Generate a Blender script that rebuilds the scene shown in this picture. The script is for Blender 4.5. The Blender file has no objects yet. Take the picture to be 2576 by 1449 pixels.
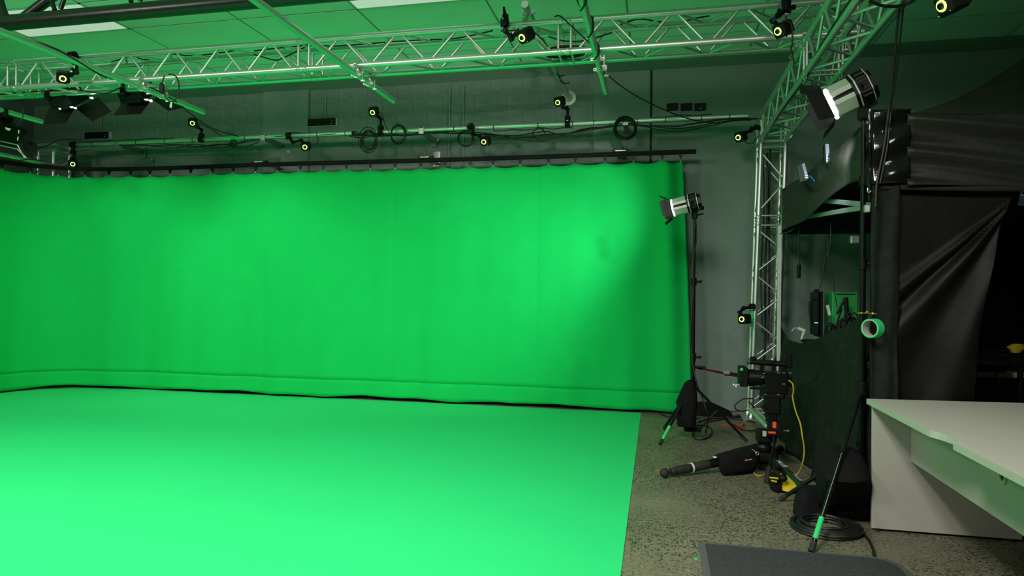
import bpy, math, random
from mathutils import Vector as V, Matrix as M
random.seed(7)
PI = math.pi
sc = bpy.context.scene
COL = sc.collection

# ------------------------------------------------------------------ camera
FPX, CZ = 1678.65, 1.32
YAW, PITCH, ROLL = .2127, -.0044, .0099
def _rot():
    cy, sy = math.cos(YAW), math.sin(YAW); cp, sp = math.cos(PITCH), math.sin(PITCH); cr, sr = math.cos(ROLL), math.sin(ROLL)
    fwd = V((-sy, cy, 0)); right = V((cy, sy, 0)); up = V((0, 0, 1))
    f2 = cp * fwd - sp * up; u2 = cp * up + sp * fwd
    return cr * right + sr * u2, cr * u2 - sr * right, f2
CR, CU, CF = _rot()
C0 = V((0, 0, CZ))
cam_d = bpy.data.cameras.new('camera'); cam = bpy.data.objects.new('camera', cam_d); COL.objects.link(cam)
cam_d.sensor_width = 36; cam_d.lens = FPX / 2576 * 36; cam_d.clip_start = .05
cam.matrix_world = M(((CR.x, CU.x, -CF.x, 0), (CR.y, CU.y, -CF.y, 0), (CR.z, CU.z, -CF.z, CZ), (0, 0, 0, 1)))
sc.camera = cam
# ------------------------------------------------------------------ world, exposure
w = bpy.data.worlds.new('world'); sc.world = w; w.use_nodes = True
w.node_tree.nodes['Background'].inputs[0].default_value = (.02, .02, .02, 1)
w.node_tree.nodes['Background'].inputs[1].default_value = .3
sc.view_settings.view_transform = 'Standard'; sc.view_settings.look = 'None'
sc.view_settings.gamma = 1; sc.view_settings.use_curve_mapping = False
sc.view_settings.exposure = 0.0
# ------------------------------------------------------------------ studio lights
def area(name, loc, target, size, power, color=(1, .97, .9), sizey=None, spread=PI):
    d = bpy.data.lights.new(name, 'AREA'); d.energy = power; d.color = color; d.size = size; d.spread = spread
    if sizey: d.shape = 'RECTANGLE'; d.size_y = sizey
    o = bpy.data.objects.new(name, d); COL.objects.link(o); o.location = loc
    o.rotation_euler = (V(target) - V(loc)).to_track_quat('-Z', 'Y').to_euler(); return o
def spot(name, loc, target, power, ang, blend=.8, color=(1, .98, .94), rad=.06):
    d = bpy.data.lights.new(name, 'SPOT'); d.energy = power; d.color = color; d.spot_size = math.radians(ang); d.spot_blend = blend; d.shadow_soft_size = rad
    o = bpy.data.objects.new(name, d); COL.objects.link(o); o.location = loc
    o.rotation_euler = (V(target) - V(loc)).to_track_quat('-Z', 'Y').to_euler(); return o
WARM = (1, .96, .86)
# a to c: soft panels assumed on an unseen front rig, behind and above the camera, aimed at the green floor
area('front_rig_light_a', (-.7, .9, 3.45), (-1.1, 3.6, 0), .8, 97, WARM, spread=2.2)
area('front_rig_light_b', (-3.6, .9, 3.45), (-3.6, 3.9, 0), .8, 80, WARM, spread=2.2)
area('front_rig_light_c', (-6.3, 1.0, 3.45), (-5.9, 4.0, 0), .8, 84, WARM, spread=2.2)
area('added_fill_right', (1.7, .7, 3.45), (1.0, 3.5, 0), .7, 22, WARM, spread=2.5)  # added area light to brighten desk and concrete at the right, no fixture seen
# the two softlights under the back truss, wash the curtain
spot('softlight_beam_a', (-6.0, 5.72, 2.86), (-6.7, 7.2, 1.25), 62, 104, .9, WARM, .10)
spot('softlight_beam_b', (-4.85, 5.72, 2.88), (-4.6, 7.3, 1.2), 82, 98, .9, WARM, .10)
spot('tall_stand_spill', (1.06, 4.52, 2.29), (1.22, 4.95, 2.16), 26, 75, 1.0, (.92, .97, 1), .05)  # extra spot added under the lower flap, gives the spill on the left valance
# fixture on the tall stand by the tent, and the one on the stand by the curtain
spot('tall_stand_beam', (.93, 4.44, 2.44), (-2.05, 7.45, 1.35), 440, 46, 1.0)
spot('short_stand_beam', (-.04, 6.38, 2.05), (-1.2, 7.45, 2.2), 50, 100, .8)

# ------------------------------------------------------------------ pixel -> point helpers
def ray(px, py): return CR * ((px - 1288) / FPX) - CU * ((py - 724.5) / FPX) + CF
def atz(px, py, z): d = ray(px, py); return C0 + d * ((z - CZ) / d.z)
def aty(px, py, y): d = ray(px, py); return C0 + d * (y / d.y)
def atx(px, py, x): d = ray(px, py); return C0 + d * (x / d.x)

# ------------------------------------------------------------------ materials
MATS = {}
def nodes(name):
    m = bpy.data.materials.new(name); m.use_nodes = True
    return m, m.node_tree.nodes, m.node_tree.links, m.node_tree.nodes['Principled BSDF']
def mat(name, col, rough=.5, metal=0, emit=0, ecol=None, var=.12, scale=18, bump=0, bscale=200, spec=.5, sheen=0, coat=0):
    if name in MATS: return MATS[name]
    m, n, l, b = nodes(name)
    tc = n.new('ShaderNodeTexCoord'); nz = n.new('ShaderNodeTexNoise'); nz.inputs['Scale'].default_value = scale; nz.inputs['Detail'].default_value = 4
    l.new(tc.outputs['Object'], nz.inputs['Vector'])
    cr = n.new('ShaderNodeValToRGB'); c = col
    cr.color_ramp.elements[0].position = .3; cr.color_ramp.elements[1].position = .7
    cr.color_ramp.elements[0].color = (c[0]*(1-var), c[1]*(1-var), c[2]*(1-var), 1); cr.color_ramp.elements[1].color = (min(1, c[0]*(1+var)), min(1, c[1]*(1+var)), min(1, c[2]*(1+var)), 1)
    l.new(nz.outputs['Fac'], cr.inputs['Fac']); l.new(cr.outputs['Color'], b.inputs['Base Color'])
    b.inputs['Roughness'].default_value = rough; b.inputs['Metallic'].default_value = metal
    b.inputs['Specular IOR Level'].default_value = spec
    if sheen: b.inputs['Sheen Weight'].default_value = sheen
    if coat: b.inputs['Coat Weight'].default_value = coat; b.inputs['Coat Roughness'].default_value = .12
    if emit:
        b.inputs['Emission Color'].default_value = (*(ecol or col), 1); b.inputs['Emission Strength'].default_value = emit
    if bump:
        n2 = n.new('ShaderNodeTexNoise'); n2.inputs['Scale'].default_value = bscale; n2.inputs['Detail'].default_value = 6
        bp = n.new('ShaderNodeBump'); bp.inputs['Strength'].default_value = bump; bp.inputs['Distance'].default_value = .01
        l.new(tc.outputs['Object'], n2.inputs['Vector']); l.new(n2.outputs['Fac'], bp.inputs['Height']); l.new(bp.outputs['Normal'], b.inputs['Normal'])
    MATS[name] = m; return m
ALU = mat('aluminium_tube', (.66, .68, .66), .40, .9, var=.06, bump=.04, bscale=60)
ALUD = mat('aluminium_brace', (.66, .68, .66), .42, .85, var=.08)
STEEL = mat('zinc_steel', (.6, .62, .6), .38, .9, var=.15)
BLK = mat('black_plastic', (.006, .006, .006), .55, 0, var=.3, spec=.18)
BLKM = mat('black_metal', (.005, .005, .006), .4, 0, var=.3, spec=.22)
BLKBEAM = mat('black_paint_beam', (.012, .012, .011), .3, 0, var=.2, bump=.1, bscale=40)
RAILM = mat('rail_black', (.006, .006, .006), .6, var=.2, spec=.1)
TENTLIT = mat('tent_canvas_lit', (.034, .033, .028), .55, var=.25, bump=.2, bscale=16, spec=.22)  # same tent canvas, base lightened to paint in light on roof and left valance
TENT2 = mat('side_sheet_canvas', (.004, .004, .0035), .5, var=.2, bump=.12, bscale=25, spec=.2)
RUB = mat('black_rubber', (.013, .013, .013), .7, var=.3)
CAB = mat('black_cable', (.009, .009, .009), .55, var=.2)
FAB = mat('black_fabric', (.007, .007, .008), .92, var=.3, bump=.2, bscale=500, spec=.15)
TENT = mat('tent_canvas', (.014, .014, .012), .5, var=.2, bump=.12, bscale=25, spec=.35)
TENTG = mat('tent_glossy_corner', (.008, .008, .008), .12, var=.2, bump=.5, bscale=12)
DRAPE = mat('dark_drape_cloth', (.012, .016, .013), .85, var=.3, bump=.15, bscale=300, spec=.2)
CURT = mat('chroma_curtain_cloth', (.005, .46, .09), .9, var=.03, scale=3, bump=.12, bscale=600, spec=.1)
VINYL = mat('chroma_floor_vinyl', (.028, .64, .20), .6, var=.015, scale=2, spec=.15)
GTAPE = mat('green_tape', (.03, .6, .18), .6, var=.05)
OTAPE = mat('orange_tape', (.85, .09, .02), .6, var=.05)
WALL = mat('grey_wall_paint', (.21, .27, .25), .75, var=.08, scale=2.5, bump=.12, bscale=90, spec=.25)
BLOCK = mat('grey_block_paint', (.19, .245, .225), .75, var=.12, scale=3, bump=.3, bscale=70, spec=.25)
WALLD = mat('dark_room_paint', (.14, .16, .155), .8, var=.1, scale=2)
TILE = mat('ceiling_tile_white', (.80, .82, .80), .85, var=.03, scale=2, bump=.15, bscale=250, spec=.1)
TBAR = mat('ceiling_grid_bar', (.30, .32, .30), .5, var=.05)
PANEL = mat('light_panel_diffuser', (.8, .8, .8), .6, emit=.36, ecol=(1, .98, .95), var=.01)
DESK = mat('desk_laminate', (.50, .475, .43), .45, var=.025, scale=60, spec=.4)
DESKG = mat('desk_edge_band', (.56, .55, .50), .45, var=.02)
MATC = mat('mat_carpet', (.055, .058, .065), .95, var=.35, scale=160, bump=.6, bscale=220, spec=.1)
MATB = mat('mat_border', (.085, .09, .095), .8, var=.1)
RING = mat('camera_ring_glow', (.9, .95, .4), .5, emit=.85, ecol=(.82, .92, .25), var=.01)
LENS = mat('dark_lens_glass', (.004, .004, .006), .08, var=.1)
GLOW = mat('lamp_lens_glow', (1, 1, 1), .4, emit=6, ecol=(1, 1, .98), var=.01)
ARM = mat('dull_arm_steel', (.16, .18, .17), .6, .3, var=.15)
FINS = mat('fixture_silver', (.50, .56, .48), .42, .25, var=.05)
WHT = mat('white_plastic', (.62, .64, .62), .45, var=.04)
YEL = mat('yellow_plastic', (.62, .47, .02), .5, var=.15)
YCAB = mat('yellow_cable', (.42, .31, .03), .5, var=.1)
RED = mat('red_strap', (.38, .02, .015), .7, var=.1)
BLUEC = mat('blue_cable', (.03, .22, .75), .5, var=.1)
TEALC = mat('teal_cable', (.01, .10, .11), .5, var=.1)
GBOX = mat('green_case_paint', (.02, .32, .08), .5, var=.08)
LEDB = mat('blue_led', (.1, .2, 1), .4, emit=3, ecol=(.15, .25, 1), var=.01)
LEDW = mat('cyan_led', (.2, .8, 1), .4, emit=.8, ecol=(.3, .8, 1), var=.01)
ROUT = mat('router_white', (.36, .40, .46), .45, var=.05)
STRUT = mat('white_strut', (.30, .31, .33), .45, var=.08)
PAPER = mat('paper_tag', (.45, .55, .47), .8, var=.05)
GOLD = mat('gold_metal', (.5, .4, .1), .35, .8, var=.1)

def floor_mat():
    m, n, l, b = nodes('ground_concrete_aggregate')
    tc = n.new('ShaderNodeTexCoord'); mp = n.new('ShaderNodeMapping'); mp.inputs['Scale'].default_value = (1, 1.0, 1); l.new(tc.outputs['Object'], mp.inputs['Vector'])
    warp = n.new('ShaderNodeTexNoise'); warp.inputs['Scale'].default_value = 70; l.new(mp.outputs['Vector'], warp.inputs['Vector'])
    mx = n.new('ShaderNodeMix'); mx.data_type = 'VECTOR'; mx.inputs['Factor'].default_value = .012; l.new(mp.outputs['Vector'], mx.inputs['A']); l.new(warp.outputs['Color'], mx.inputs['B'])
    def specks(scale, thr, size):
        vo = n.new('ShaderNodeTexVoronoi'); vo.inputs['Scale'].default_value = scale; l.new(mx.outputs['Result'], vo.inputs['Vector'])
        sp = n.new('ShaderNodeSeparateColor'); l.new(vo.outputs['Color'], sp.inputs['Color'])
        a = n.new('ShaderNodeMath'); a.operation = 'GREATER_THAN'; a.inputs[1].default_value = thr; l.new(sp.outputs['Red'], a.inputs[0])
        r = n.new('ShaderNodeMapRange'); r.inputs['From Min'].default_value = size; r.inputs['From Max'].default_value = size * .6; l.new(vo.outputs['Distance'], r.inputs['Value'])
        p = n.new('ShaderNodeMath'); p.operation = 'MULTIPLY'; l.new(a.outputs[0], p.inputs[0]); l.new(r.outputs[0], p.inputs[1]); return p
    base = n.new('ShaderNodeTexNoise'); base.inputs['Scale'].default_value = 2.2; base.inputs['Detail'].default_value = 6; l.new(mp.outputs['Vector'], base.inputs['Vector'])
    cr = n.new('ShaderNodeValToRGB'); cr.color_ramp.elements[0].position = .3; cr.color_ramp.elements[1].position = .7
    cr.color_ramp.elements[0].color = (.15, .138, .095, 1); cr.color_ramp.elements[1].color = (.205, .19, .135, 1); l.new(base.outputs['Fac'], cr.inputs['Fac'])
    prev = cr.outputs['Color']
    pat = n.new('ShaderNodeTexNoise'); pat.inputs['Scale'].default_value = 1.3; l.new(mp.outputs['Vector'], pat.inputs['Vector'])
    pr = n.new('ShaderNodeMapRange'); pr.inputs['From Min'].default_value = .28; pr.inputs['From Max'].default_value = .52; l.new(pat.outputs['Fac'], pr.inputs['Value'])
    for (s_, t_, z_, c_, masked) in ((60, .46, .55, (.034, .034, .025), True), (100, .66, .5, (.042, .041, .03), True), (42, .93, .26, (.40, .38, .31), False), (90, .94, .36, (.33, .31, .25), False)):
        sp = specks(s_, t_, z_); f = sp.outputs[0]
        if masked:
            mm = n.new('ShaderNodeMath'); mm.operation = 'MULTIPLY'; l.new(sp.outputs[0], mm.inputs[0]); l.new(pr.outputs[0], mm.inputs[1]); f = mm.outputs[0]
        k = n.new('ShaderNodeMix'); k.data_type = 'RGBA'; l.new(f, k.inputs['Factor']); l.new(prev, k.inputs['A']); k.inputs['B'].default_value = (*c_, 1); prev = k.outputs['Result']
    l.new(prev, b.inputs['Base Color']); b.inputs['Roughness'].default_value = .42; b.inputs['Specular IOR Level'].default_value = .4
    return m
CONC = floor_mat()

# ------------------------------------------------------------------ mesh builder
class MB:
    def __init__(s): s.v = []; s.f = []
    def add(s, vs, fs):
        k = len(s.v); s.v += [V(p) for p in vs]; s.f += [tuple(i + k for i in f) for f in fs]; return s
    def box(s, c, d, R=None):
        hx, hy, hz = d[0] / 2, d[1] / 2, d[2] / 2
        vs = [V((x, y, z)) for x in (-hx, hx) for y in (-hy, hy) for z in (-hz, hz)]
        if R: vs = [R @ p for p in vs]
        c = V(c)
        return s.add([p + c for p in vs], [(0, 1, 3, 2), (4, 6, 7, 5), (0, 4, 5, 1), (2, 3, 7, 6), (0, 2, 6, 4), (1, 5, 7, 3)])
    def cbox(s, c, d, ch=.006, R=None):                     # box with chamfered edges
        h = [x / 2 for x in d]; ch = min(ch, *[x * .9 for x in h]); c = V(c); vs = []; idx = {}
        for sx in (-1, 1):
            for sy in (-1, 1):
                for sz in (-1, 1):
                    for a in range(3):
                        p = [sx * (h[0] - ch), sy * (h[1] - ch), sz * (h[2] - ch)]; p[a] = (sx, sy, sz)[a] * h[a]
                        q = V(p); q = R @ q if R else q
                        idx[(sx, sy, sz, a)] = len(vs); vs.append(q + c)
        fs = []
        for a in range(3):
            b_, c_ = (a + 1) % 3, (a + 2) % 3
            for sg in (-1, 1):
                def k(u, w_):
                    t = [0, 0, 0]; t[a] = sg; t[b_] = u; t[c_] = w_; return idx[(*t, a)]
                q = [k(-1, -1), k(1, -1), k(1, 1), k(-1, 1)]; fs.append(tuple(q if sg > 0 else q[::-1]))
            for u in (-1, 1):
                for w_ in (-1, 1):
                    def e(sa, ax):
                        t = [0, 0, 0]; t[a] = sa; t[b_] = u; t[c_] = w_; return idx[(*t, ax)]
                    q = [e(-1, b_), e(1, b_), e(1, c_), e(-1, c_)]; fs.append(tuple(q if u * w_ > 0 else q[::-1]))
        for sx in (-1, 1):
            for sy in (-1, 1):
                for sz in (-1, 1):
                    q = [idx[(sx, sy, sz, a)] for a in range(3)]; fs.append(tuple(q if sx * sy * sz > 0 else q[::-1]))
        return s.add(vs, fs)
    def tube(s, p0, p1, r0, r1=None, n=12, caps=True):
        p0, p1 = V(p0), V(p1); r1 = r0 if r1 is None else r1
        R = (p1 - p0).to_track_quat('Z', 'Y').to_matrix(); vs = []
        for p, r in ((p0, r0), (p1, r1)):
            for i in range(n):
                a = 2 * PI * i / n; vs.append(p + R @ V((r * math.cos(a), r * math.sin(a), 0)))
        fs = [(i, (i + 1) % n, n + (i + 1) % n, n + i) for i in range(n)]
        if caps: fs += [tuple(range(n))[::-1], tuple(range(n, 2 * n))]
        return s.add(vs, fs)
    def lathe(s, o, ax, prof, n=20):                        # prof: (distance along axis, radius)
        o, R = V(o), V(ax).to_track_quat('Z', 'Y').to_matrix(); vs = []
        for h, r in prof:
            for i in range(n):
                a = 2 * PI * i / n; vs.append(o + R @ V((r * math.cos(a), r * math.sin(a), h)))
        fs = []
        for j in range(len(prof) - 1):
            for i in range(n): fs.append((j*n+i, j*n+(i+1) % n, (j+1)*n+(i+1) % n, (j+1)*n+i))
        if prof[0][1] > 1e-5: fs.append(tuple(range(n))[::-1])
        if prof[-1][1] > 1e-5: fs.append(tuple(range((len(prof)-1)*n, len(prof)*n)))
        return s.add(vs, fs)
    def ring(s, o, ax, prof, n=24):                         # closed profile revolved: torus-like
        o, R = V(o), V(ax).to_track_quat('Z', 'Y').to_matrix(); vs = []; m = len(prof)
        for h, r in prof:
            for i in range(n):
                a = 2 * PI * i / n; vs.append(o + R @ V((r * math.cos(a), r * math.sin(a), h)))
        return s.add(vs, [(j*n+i, j*n+(i+1) % n, ((j+1) % m)*n+(i+1) % n, ((j+1) % m)*n+i) for j in range(m) for i in range(n)])
    def path(s, pts, r, n=6, sm=5, closed=False):
        P = [V(p) for p in pts]
        if sm > 1 and len(P) > 2:
            Q = []; k = len(P); rng = k if closed else k - 1
            for i in range(rng):
                if closed: a, b, c, d = P[(i-1) % k], P[i], P[(i+1) % k], P[(i+2) % k]
                else: a, b, c, d = P[max(i-1, 0)], P[i], P[i+1], P[min(i+2, k-1)]
                for j in range(sm):
                    t = j / sm; Q.append(.5 * ((2*b) + (c-a)*t + (2*a-5*b+4*c-d)*t*t + (3*b-a-3*c+d)*t**3))
            if not closed: Q.append(P[-1])
            P = Q
        vs = []; up = V((0, 0, 1)); L = len(P)
        for i, p in enumerate(P):
            d = (P[(i+1) % L] - P[i-1]) if closed else (P[min(i+1, L-1)] - P[max(i-1, 0)])
            if d.length < 1e-9: d = V((1, 0, 0))
            d.normalize(); x = d.cross(up)
            if x.length < .05: x = d.cross(V((1, .2, 0)))
            x.normalize()
            if i and x.dot(px_) < 0: x = -x
            px_ = x; y = d.cross(x)
            for j in range(n):
                a = 2*PI*j/n; vs.append(p + r*(math.cos(a)*x + math.sin(a)*y))
        rng = L if closed else L - 1
        fs = [(i*n+j, i*n+(j+1) % n, ((i+1) % L)*n+(j+1) % n, ((i+1) % L)*n+j) for i in range(rng) for j in range(n)]
        if not closed: fs += [tuple(range(n))[::-1], tuple(range((L-1)*n, L*n))]
        return s.add(vs, fs)
    def ball(s, c, r, n=12, m=8, sc_=(1, 1, 1)):
        c = V(c); vs = [c + V((0, 0, -r*sc_[2]))]; fs = []
        for j in range(1, m):
            t = PI*j/m
            for i in range(n):
                a = 2*PI*i/n; vs.append(c + V((r*sc_[0]*math.sin(t)*math.cos(a), r*sc_[1]*math.sin(t)*math.sin(a), -r*sc_[2]*math.cos(t))))
        vs.append(c + V((0, 0, r*sc_[2])))
        for i in range(n): fs.append((0, 1+(i+1) % n, 1+i)); fs.append((len(vs)-1, 1+(m-2)*n+i, 1+(m-2)*n+(i+1) % n))
        for j in range(m-2):
            for i in range(n): fs.append((1+j*n+i, 1+j*n+(i+1) % n, 1+(j+1)*n+(i+1) % n, 1+(j+1)*n+i))
        return s.add(vs, fs)
    def prism(s, pts, ex):
        P = [V(p) for p in pts]; ex = V(ex); n = len(P)
        nr = V((0, 0, 0))
        for i in range(n): nr += P[i].cross(P[(i+1) % n])
        if nr.dot(ex) > 0: P = P[::-1]
        return s.add(P + [p + ex for p in P], [tuple(range(n)), tuple(range(n, 2*n))[::-1]] + [(i, n+i, n+(i+1) % n, (i+1) % n) for i in range(n)])
    def grid(s, fn, nu, nv):
        vs = [fn(i/(nu-1), j/(nv-1)) for j in range(nv) for i in range(nu)]
        return s.add(vs, [(j*nu+i, j*nu+i+1, (j+1)*nu+i+1, (j+1)*nu+i) for j in range(nv-1) for i in range(nu-1)])
    def loft(s, rows, n=20, wob=0, seed=0):                 # rows: (centre, vec half-width, vec half-depth)
        rnd = random.Random(seed); vs = []; ph = [rnd.uniform(0, 6) for _ in range(4)]
        for k, (c, a, b) in enumerate(rows):
            c, a, b = V(c), V(a), V(b)
            for i in range(n):
                t = 2*PI*i/n; q = 1 + wob*(math.sin(3*t+ph[0]+k*.3) + .7*math.sin(5*t+ph[1]-k*.2) + .5*math.sin(2*k+ph[2]))
                ca, sa = math.cos(t), math.sin(t); e = .75
                vs.append(c + a*q*math.copysign(abs(ca)**e, ca) + b*q*math.copysign(abs(sa)**e, sa))
        m = len(rows)
        return s.add(vs, [(j*n+i, j*n+(i+1) % n, (j+1)*n+(i+1) % n, (j+1)*n+i) for j in range(m-1) for i in range(n)] + [tuple(range(n))[::-1], tuple(range((m-1)*n, m*n))])

def mesh(name, mb, m, org=V((0, 0, 0)), sharp=40):
    me = bpy.data.meshes.new(name); me.from_pydata([p - org for p in mb.v], [], mb.f); me.update()
    me.materials.append(m)
    me.polygons.foreach_set('use_smooth', [True]*len(me.polygons)); me.set_sharp_from_angle(angle=math.radians(sharp))
    return me
ORG = {}
def thing(name, label, cat, loc, group=None):
    o = bpy.data.objects.new(name, None); COL.objects.link(o); o.location = loc; o.empty_display_size = .05
    o['label'] = label; o['category'] = cat
    if group: o['group'] = group
    ORG[o.name] = V(loc); return o
def part(name, mb, m, parent, label=None, thick=0, sharp=40):
    org = ORG[parent.name]; o = bpy.data.objects.new(name, mesh(name, mb, m, org, sharp)); COL.objects.link(o); o.parent = parent; ORG[o.name] = org
    if label: o['label'] = label
    if thick: md = o.modifiers.new('solidify', 'SOLIDIFY'); md.thickness = thick
    return o
def solo(name, mb, m, label, cat, group=None, thick=0, kind=None, sharp=40):
    xs = [p.x for p in mb.v]; ys = [p.y for p in mb.v]; org = V(((min(xs)+max(xs))/2, (min(ys)+max(ys))/2, min(p.z for p in mb.v)))
    o = bpy.data.objects.new(name, mesh(name, mb, m, org, sharp)); COL.objects.link(o); o.location = org; ORG[o.name] = org
    o['label'] = label; o['category'] = cat
    if group: o['group'] = group
    if kind: o['kind'] = kind
    if thick: md = o.modifiers.new('solidify', 'SOLIDIFY'); md.thickness = thick
    return o
def struct(name, mb, m, label=None):
    o = bpy.data.objects.new(name, mesh(name, mb, m)); COL.objects.link(o); o['kind'] = 'structure'; ORG[o.name] = V((0, 0, 0))
    o['label'] = label or name.replace('_', ' '); return o
UNIT = {}
def rod(name, p0, p1, r, m, parent, n=10):                  # shared unit cylinder, placed by its matrix
    k = (m.name, n)
    if k not in UNIT: UNIT[k] = mesh('rod_mesh', MB().tube((0, 0, 0), (0, 0, 1), 1, n=n), m)
    o = bpy.data.objects.new(name, UNIT[k]); COL.objects.link(o); o.parent = parent; ORG[o.name] = ORG[parent.name]
    p0, p1 = V(p0) - ORG[parent.name], V(p1) - ORG[parent.name]
    o.matrix_local = M.Translation(p0) @ (p1-p0).to_track_quat('Z', 'Y').to_matrix().to_4x4() @ M.Diagonal((r, r, (p1-p0).length, 1)); return o
BOXU = {}
def block(name, lo, hi, m, parent):                         # shared unit box
    if m.name not in BOXU: BOXU[m.name] = mesh('block_mesh', MB().cbox((0, 0, 0), (1, 1, 1), .005), m)
    o = bpy.data.objects.new(name, BOXU[m.name]); COL.objects.link(o); o.parent = parent
    lo, hi = V(lo) - ORG[parent.name], V(hi) - ORG[parent.name]
    o.matrix_local = M.Translation((lo+hi)/2) @ M.Diagonal((*(hi-lo), 1)); return o
def text(name, body, size, loc, xd, zn, m, parent, ext=.0006):
    c = bpy.data.curves.new(name, 'FONT'); c.body = body; c.size = size; c.extrude = ext; c.align_x = 'CENTER'; c.align_y = 'CENTER'; c.materials.append(m)
    xd = V(xd).normalized(); zn = V(zn).normalized(); yd = zn.cross(xd).normalized(); zn = xd.cross(yd)
    tmp = bpy.data.objects.new('text_source', c); COL.objects.link(tmp); bpy.context.view_layer.update()
    me = bpy.data.meshes.new_from_object(tmp.evaluated_get(bpy.context.evaluated_depsgraph_get())); bpy.data.objects.remove(tmp); bpy.data.curves.remove(c)
    o = bpy.data.objects.new(name, me); COL.objects.link(o); o.parent = parent
    loc = V(loc) - ORG[parent.name]
    o.matrix_local = M(((xd.x, yd.x, zn.x, loc.x), (xd.y, yd.y, zn.y, loc.y), (xd.z, yd.z, zn.z, loc.z), (0, 0, 0, 1))); return o
def frame(ax, up=(0, 0, 1)):                                # matrix whose local Y points along ax
    y = V(ax).normalized(); x = y.cross(V(up)).normalized(); z = x.cross(y); return M(((x.x, y.x, z.x), (x.y, y.y, z.y), (x.z, y.z, z.z)))

# ================================================================== setting
WY, CEIL, XL, XR, YF = 7.85, 3.88, -8.7, 6.2, -3.5
struct('floor', MB().box(((XL+XR)/2, (YF+WY)/2, -.1), (XR-XL+.4, WY-YF+.4, .2)), CONC, 'polished grey concrete floor with dark aggregate specks')
wb = struct('wall_back', MB().box(((XL+XR)/2, WY+.105, 2), (XR-XL+.4, .2, 4.2)), WALL, 'grey painted back wall behind the green curtain')
struct('wall_left', MB().box((XL-.1, (YF+WY)/2, 2), (.2, WY-YF+.4, 4.2)), WALLD, 'dark grey left wall')
struct('wall_right', MB().box((XR+.1, (YF+WY)/2, 2), (.2, WY-YF+.4, 4.2)), WALLD, 'dark grey right wall')
struct('wall_front', MB().box(((XL+XR)/2, YF-.1, 2), (XR-XL+.4, .2, 4.2)), WALLD, 'dark grey wall behind the camera')
# painted concrete blocks above the curtain, left and right of the pilaster
PIL0, PIL1, SM0, SM1 = -5.04, -4.388, -.752, -.075
for x0, x1 in ((XL, PIL0), (PIL1, SM0)):
    for k in range(7):
        z0 = 2.5 + .2*k; off = -.2 if k % 2 else 0; x = x0 + off
        while x < x1:
            a, b = max(x, x0), min(x+.4, x1)
            if b-a > .06: block('block', (a+.0018, WY, z0+.0018), (b-.0018, WY+.012, min(z0+.1982, CEIL)), BLOCK, wb)
            x += .4
part('pilaster', MB().cbox(((PIL0+PIL1)/2, WY-.01, 2), (PIL1-PIL0, .06, 4.0), .01), WALL, wb)
part('wall_panel', MB().cbox(((SM0+SM1)/2, WY+.0, 2), (SM1-SM0-.02, .03, 4.0), .005), WALL, wb)
part('wall_panel', MB().cbox((SM1/2+XR/2, WY+.0, 2), (XR-SM1-.02, .024, 4.0), .005), WALL, wb)
part('expansion_joint', MB().box((SM1, WY-.006, 2), (.022, .03, 4.0)), RUB, wb)
for cx in (-2.50, -2.324, -4.16, -7.55):
    lo = 3.5 if cx in (-4.16, -7.55) else .05
    part('conduit', MB().tube((cx, WY-.012, lo), (cx, WY-.012, CEIL-.05), .014, n=10), WALL, wb)
struct('trim_1', MB().box(((XL+XR)/2, 7.645, CEIL+.02), (XR-XL, .41, .04)), TBAR, 'grey strip between the ceiling tiles and the back wall')
# suspended ceiling: tiles, grid bars, light panels
cl = struct('ceiling', MB().box(((XL+XR)/2, (YF+7.445)/2, CEIL+.09), (XR-XL, 7.445-YF, .03)), WALLD, 'suspended ceiling of white tiles lit green from below')
GX, GY = 1.21, .6
cols = range(-7, 6); rows = range(-15, 3)
lights = {(-5, -1), (-2, -1)}
pan = []
for i in cols:
    for j in rows:
        a, b = max(-.277+GX*i, XL), min(-.277+GX*(i+1), XR); c, d = max(5.645+GY*j, YF), 5.645+GY*(j+1)
        if b-a < .05 or d-c < .05: continue
        if (i, j) in lights: pan.append((a, b, c, d)); continue
        block('ceiling_tile', (a+.010, c+.010, CEIL), (b-.010, d-.010, CEIL+.015), TILE, cl)
for j in range(-15, 4): block('grid_bar', (XL, 5.645+GY*j-.012, CEIL+.004), (XR, 5.645+GY*j+.012, CEIL+.03), TBAR, cl)
for i in range(-6, 6): block('grid_bar', (-.277+GX*i-.012, YF, CEIL+.003), (-.277+GX*i+.012, 7.44, CEIL+.03), TBAR, cl)
for k, (a, b, c, d) in enumerate(pan):
    t = thing('ceiling_light_panel', ['pale rectangular ceiling light panel above the black roof beam', 'pale rectangular ceiling light panel at the top edge beside the long silver pipe'][k], 'ceiling light', ((a+b)/2, (c+d)/2, CEIL), 'ceiling light panels')
    part('diffuser', MB().box(((a+b)/2, (c+d)/2, CEIL+.006), (b-a-.03, d-c-.03, .01)), PANEL, t)
    f = MB()
    for q, s_ in (((a+.009, (c+d)/2), (.014, d-c-.004)), ((b-.009, (c+d)/2), (.014, d-c-.004)), (((a+b)/2, c+.009), (b-a-.004, .014)), (((a+b)/2, d-.009), (b-a-.004, .014))): f.box((q[0], q[1], CEIL+.004), (s_[0], s_[1], .016))
    part('panel_frame', f, WHT, t)

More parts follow.
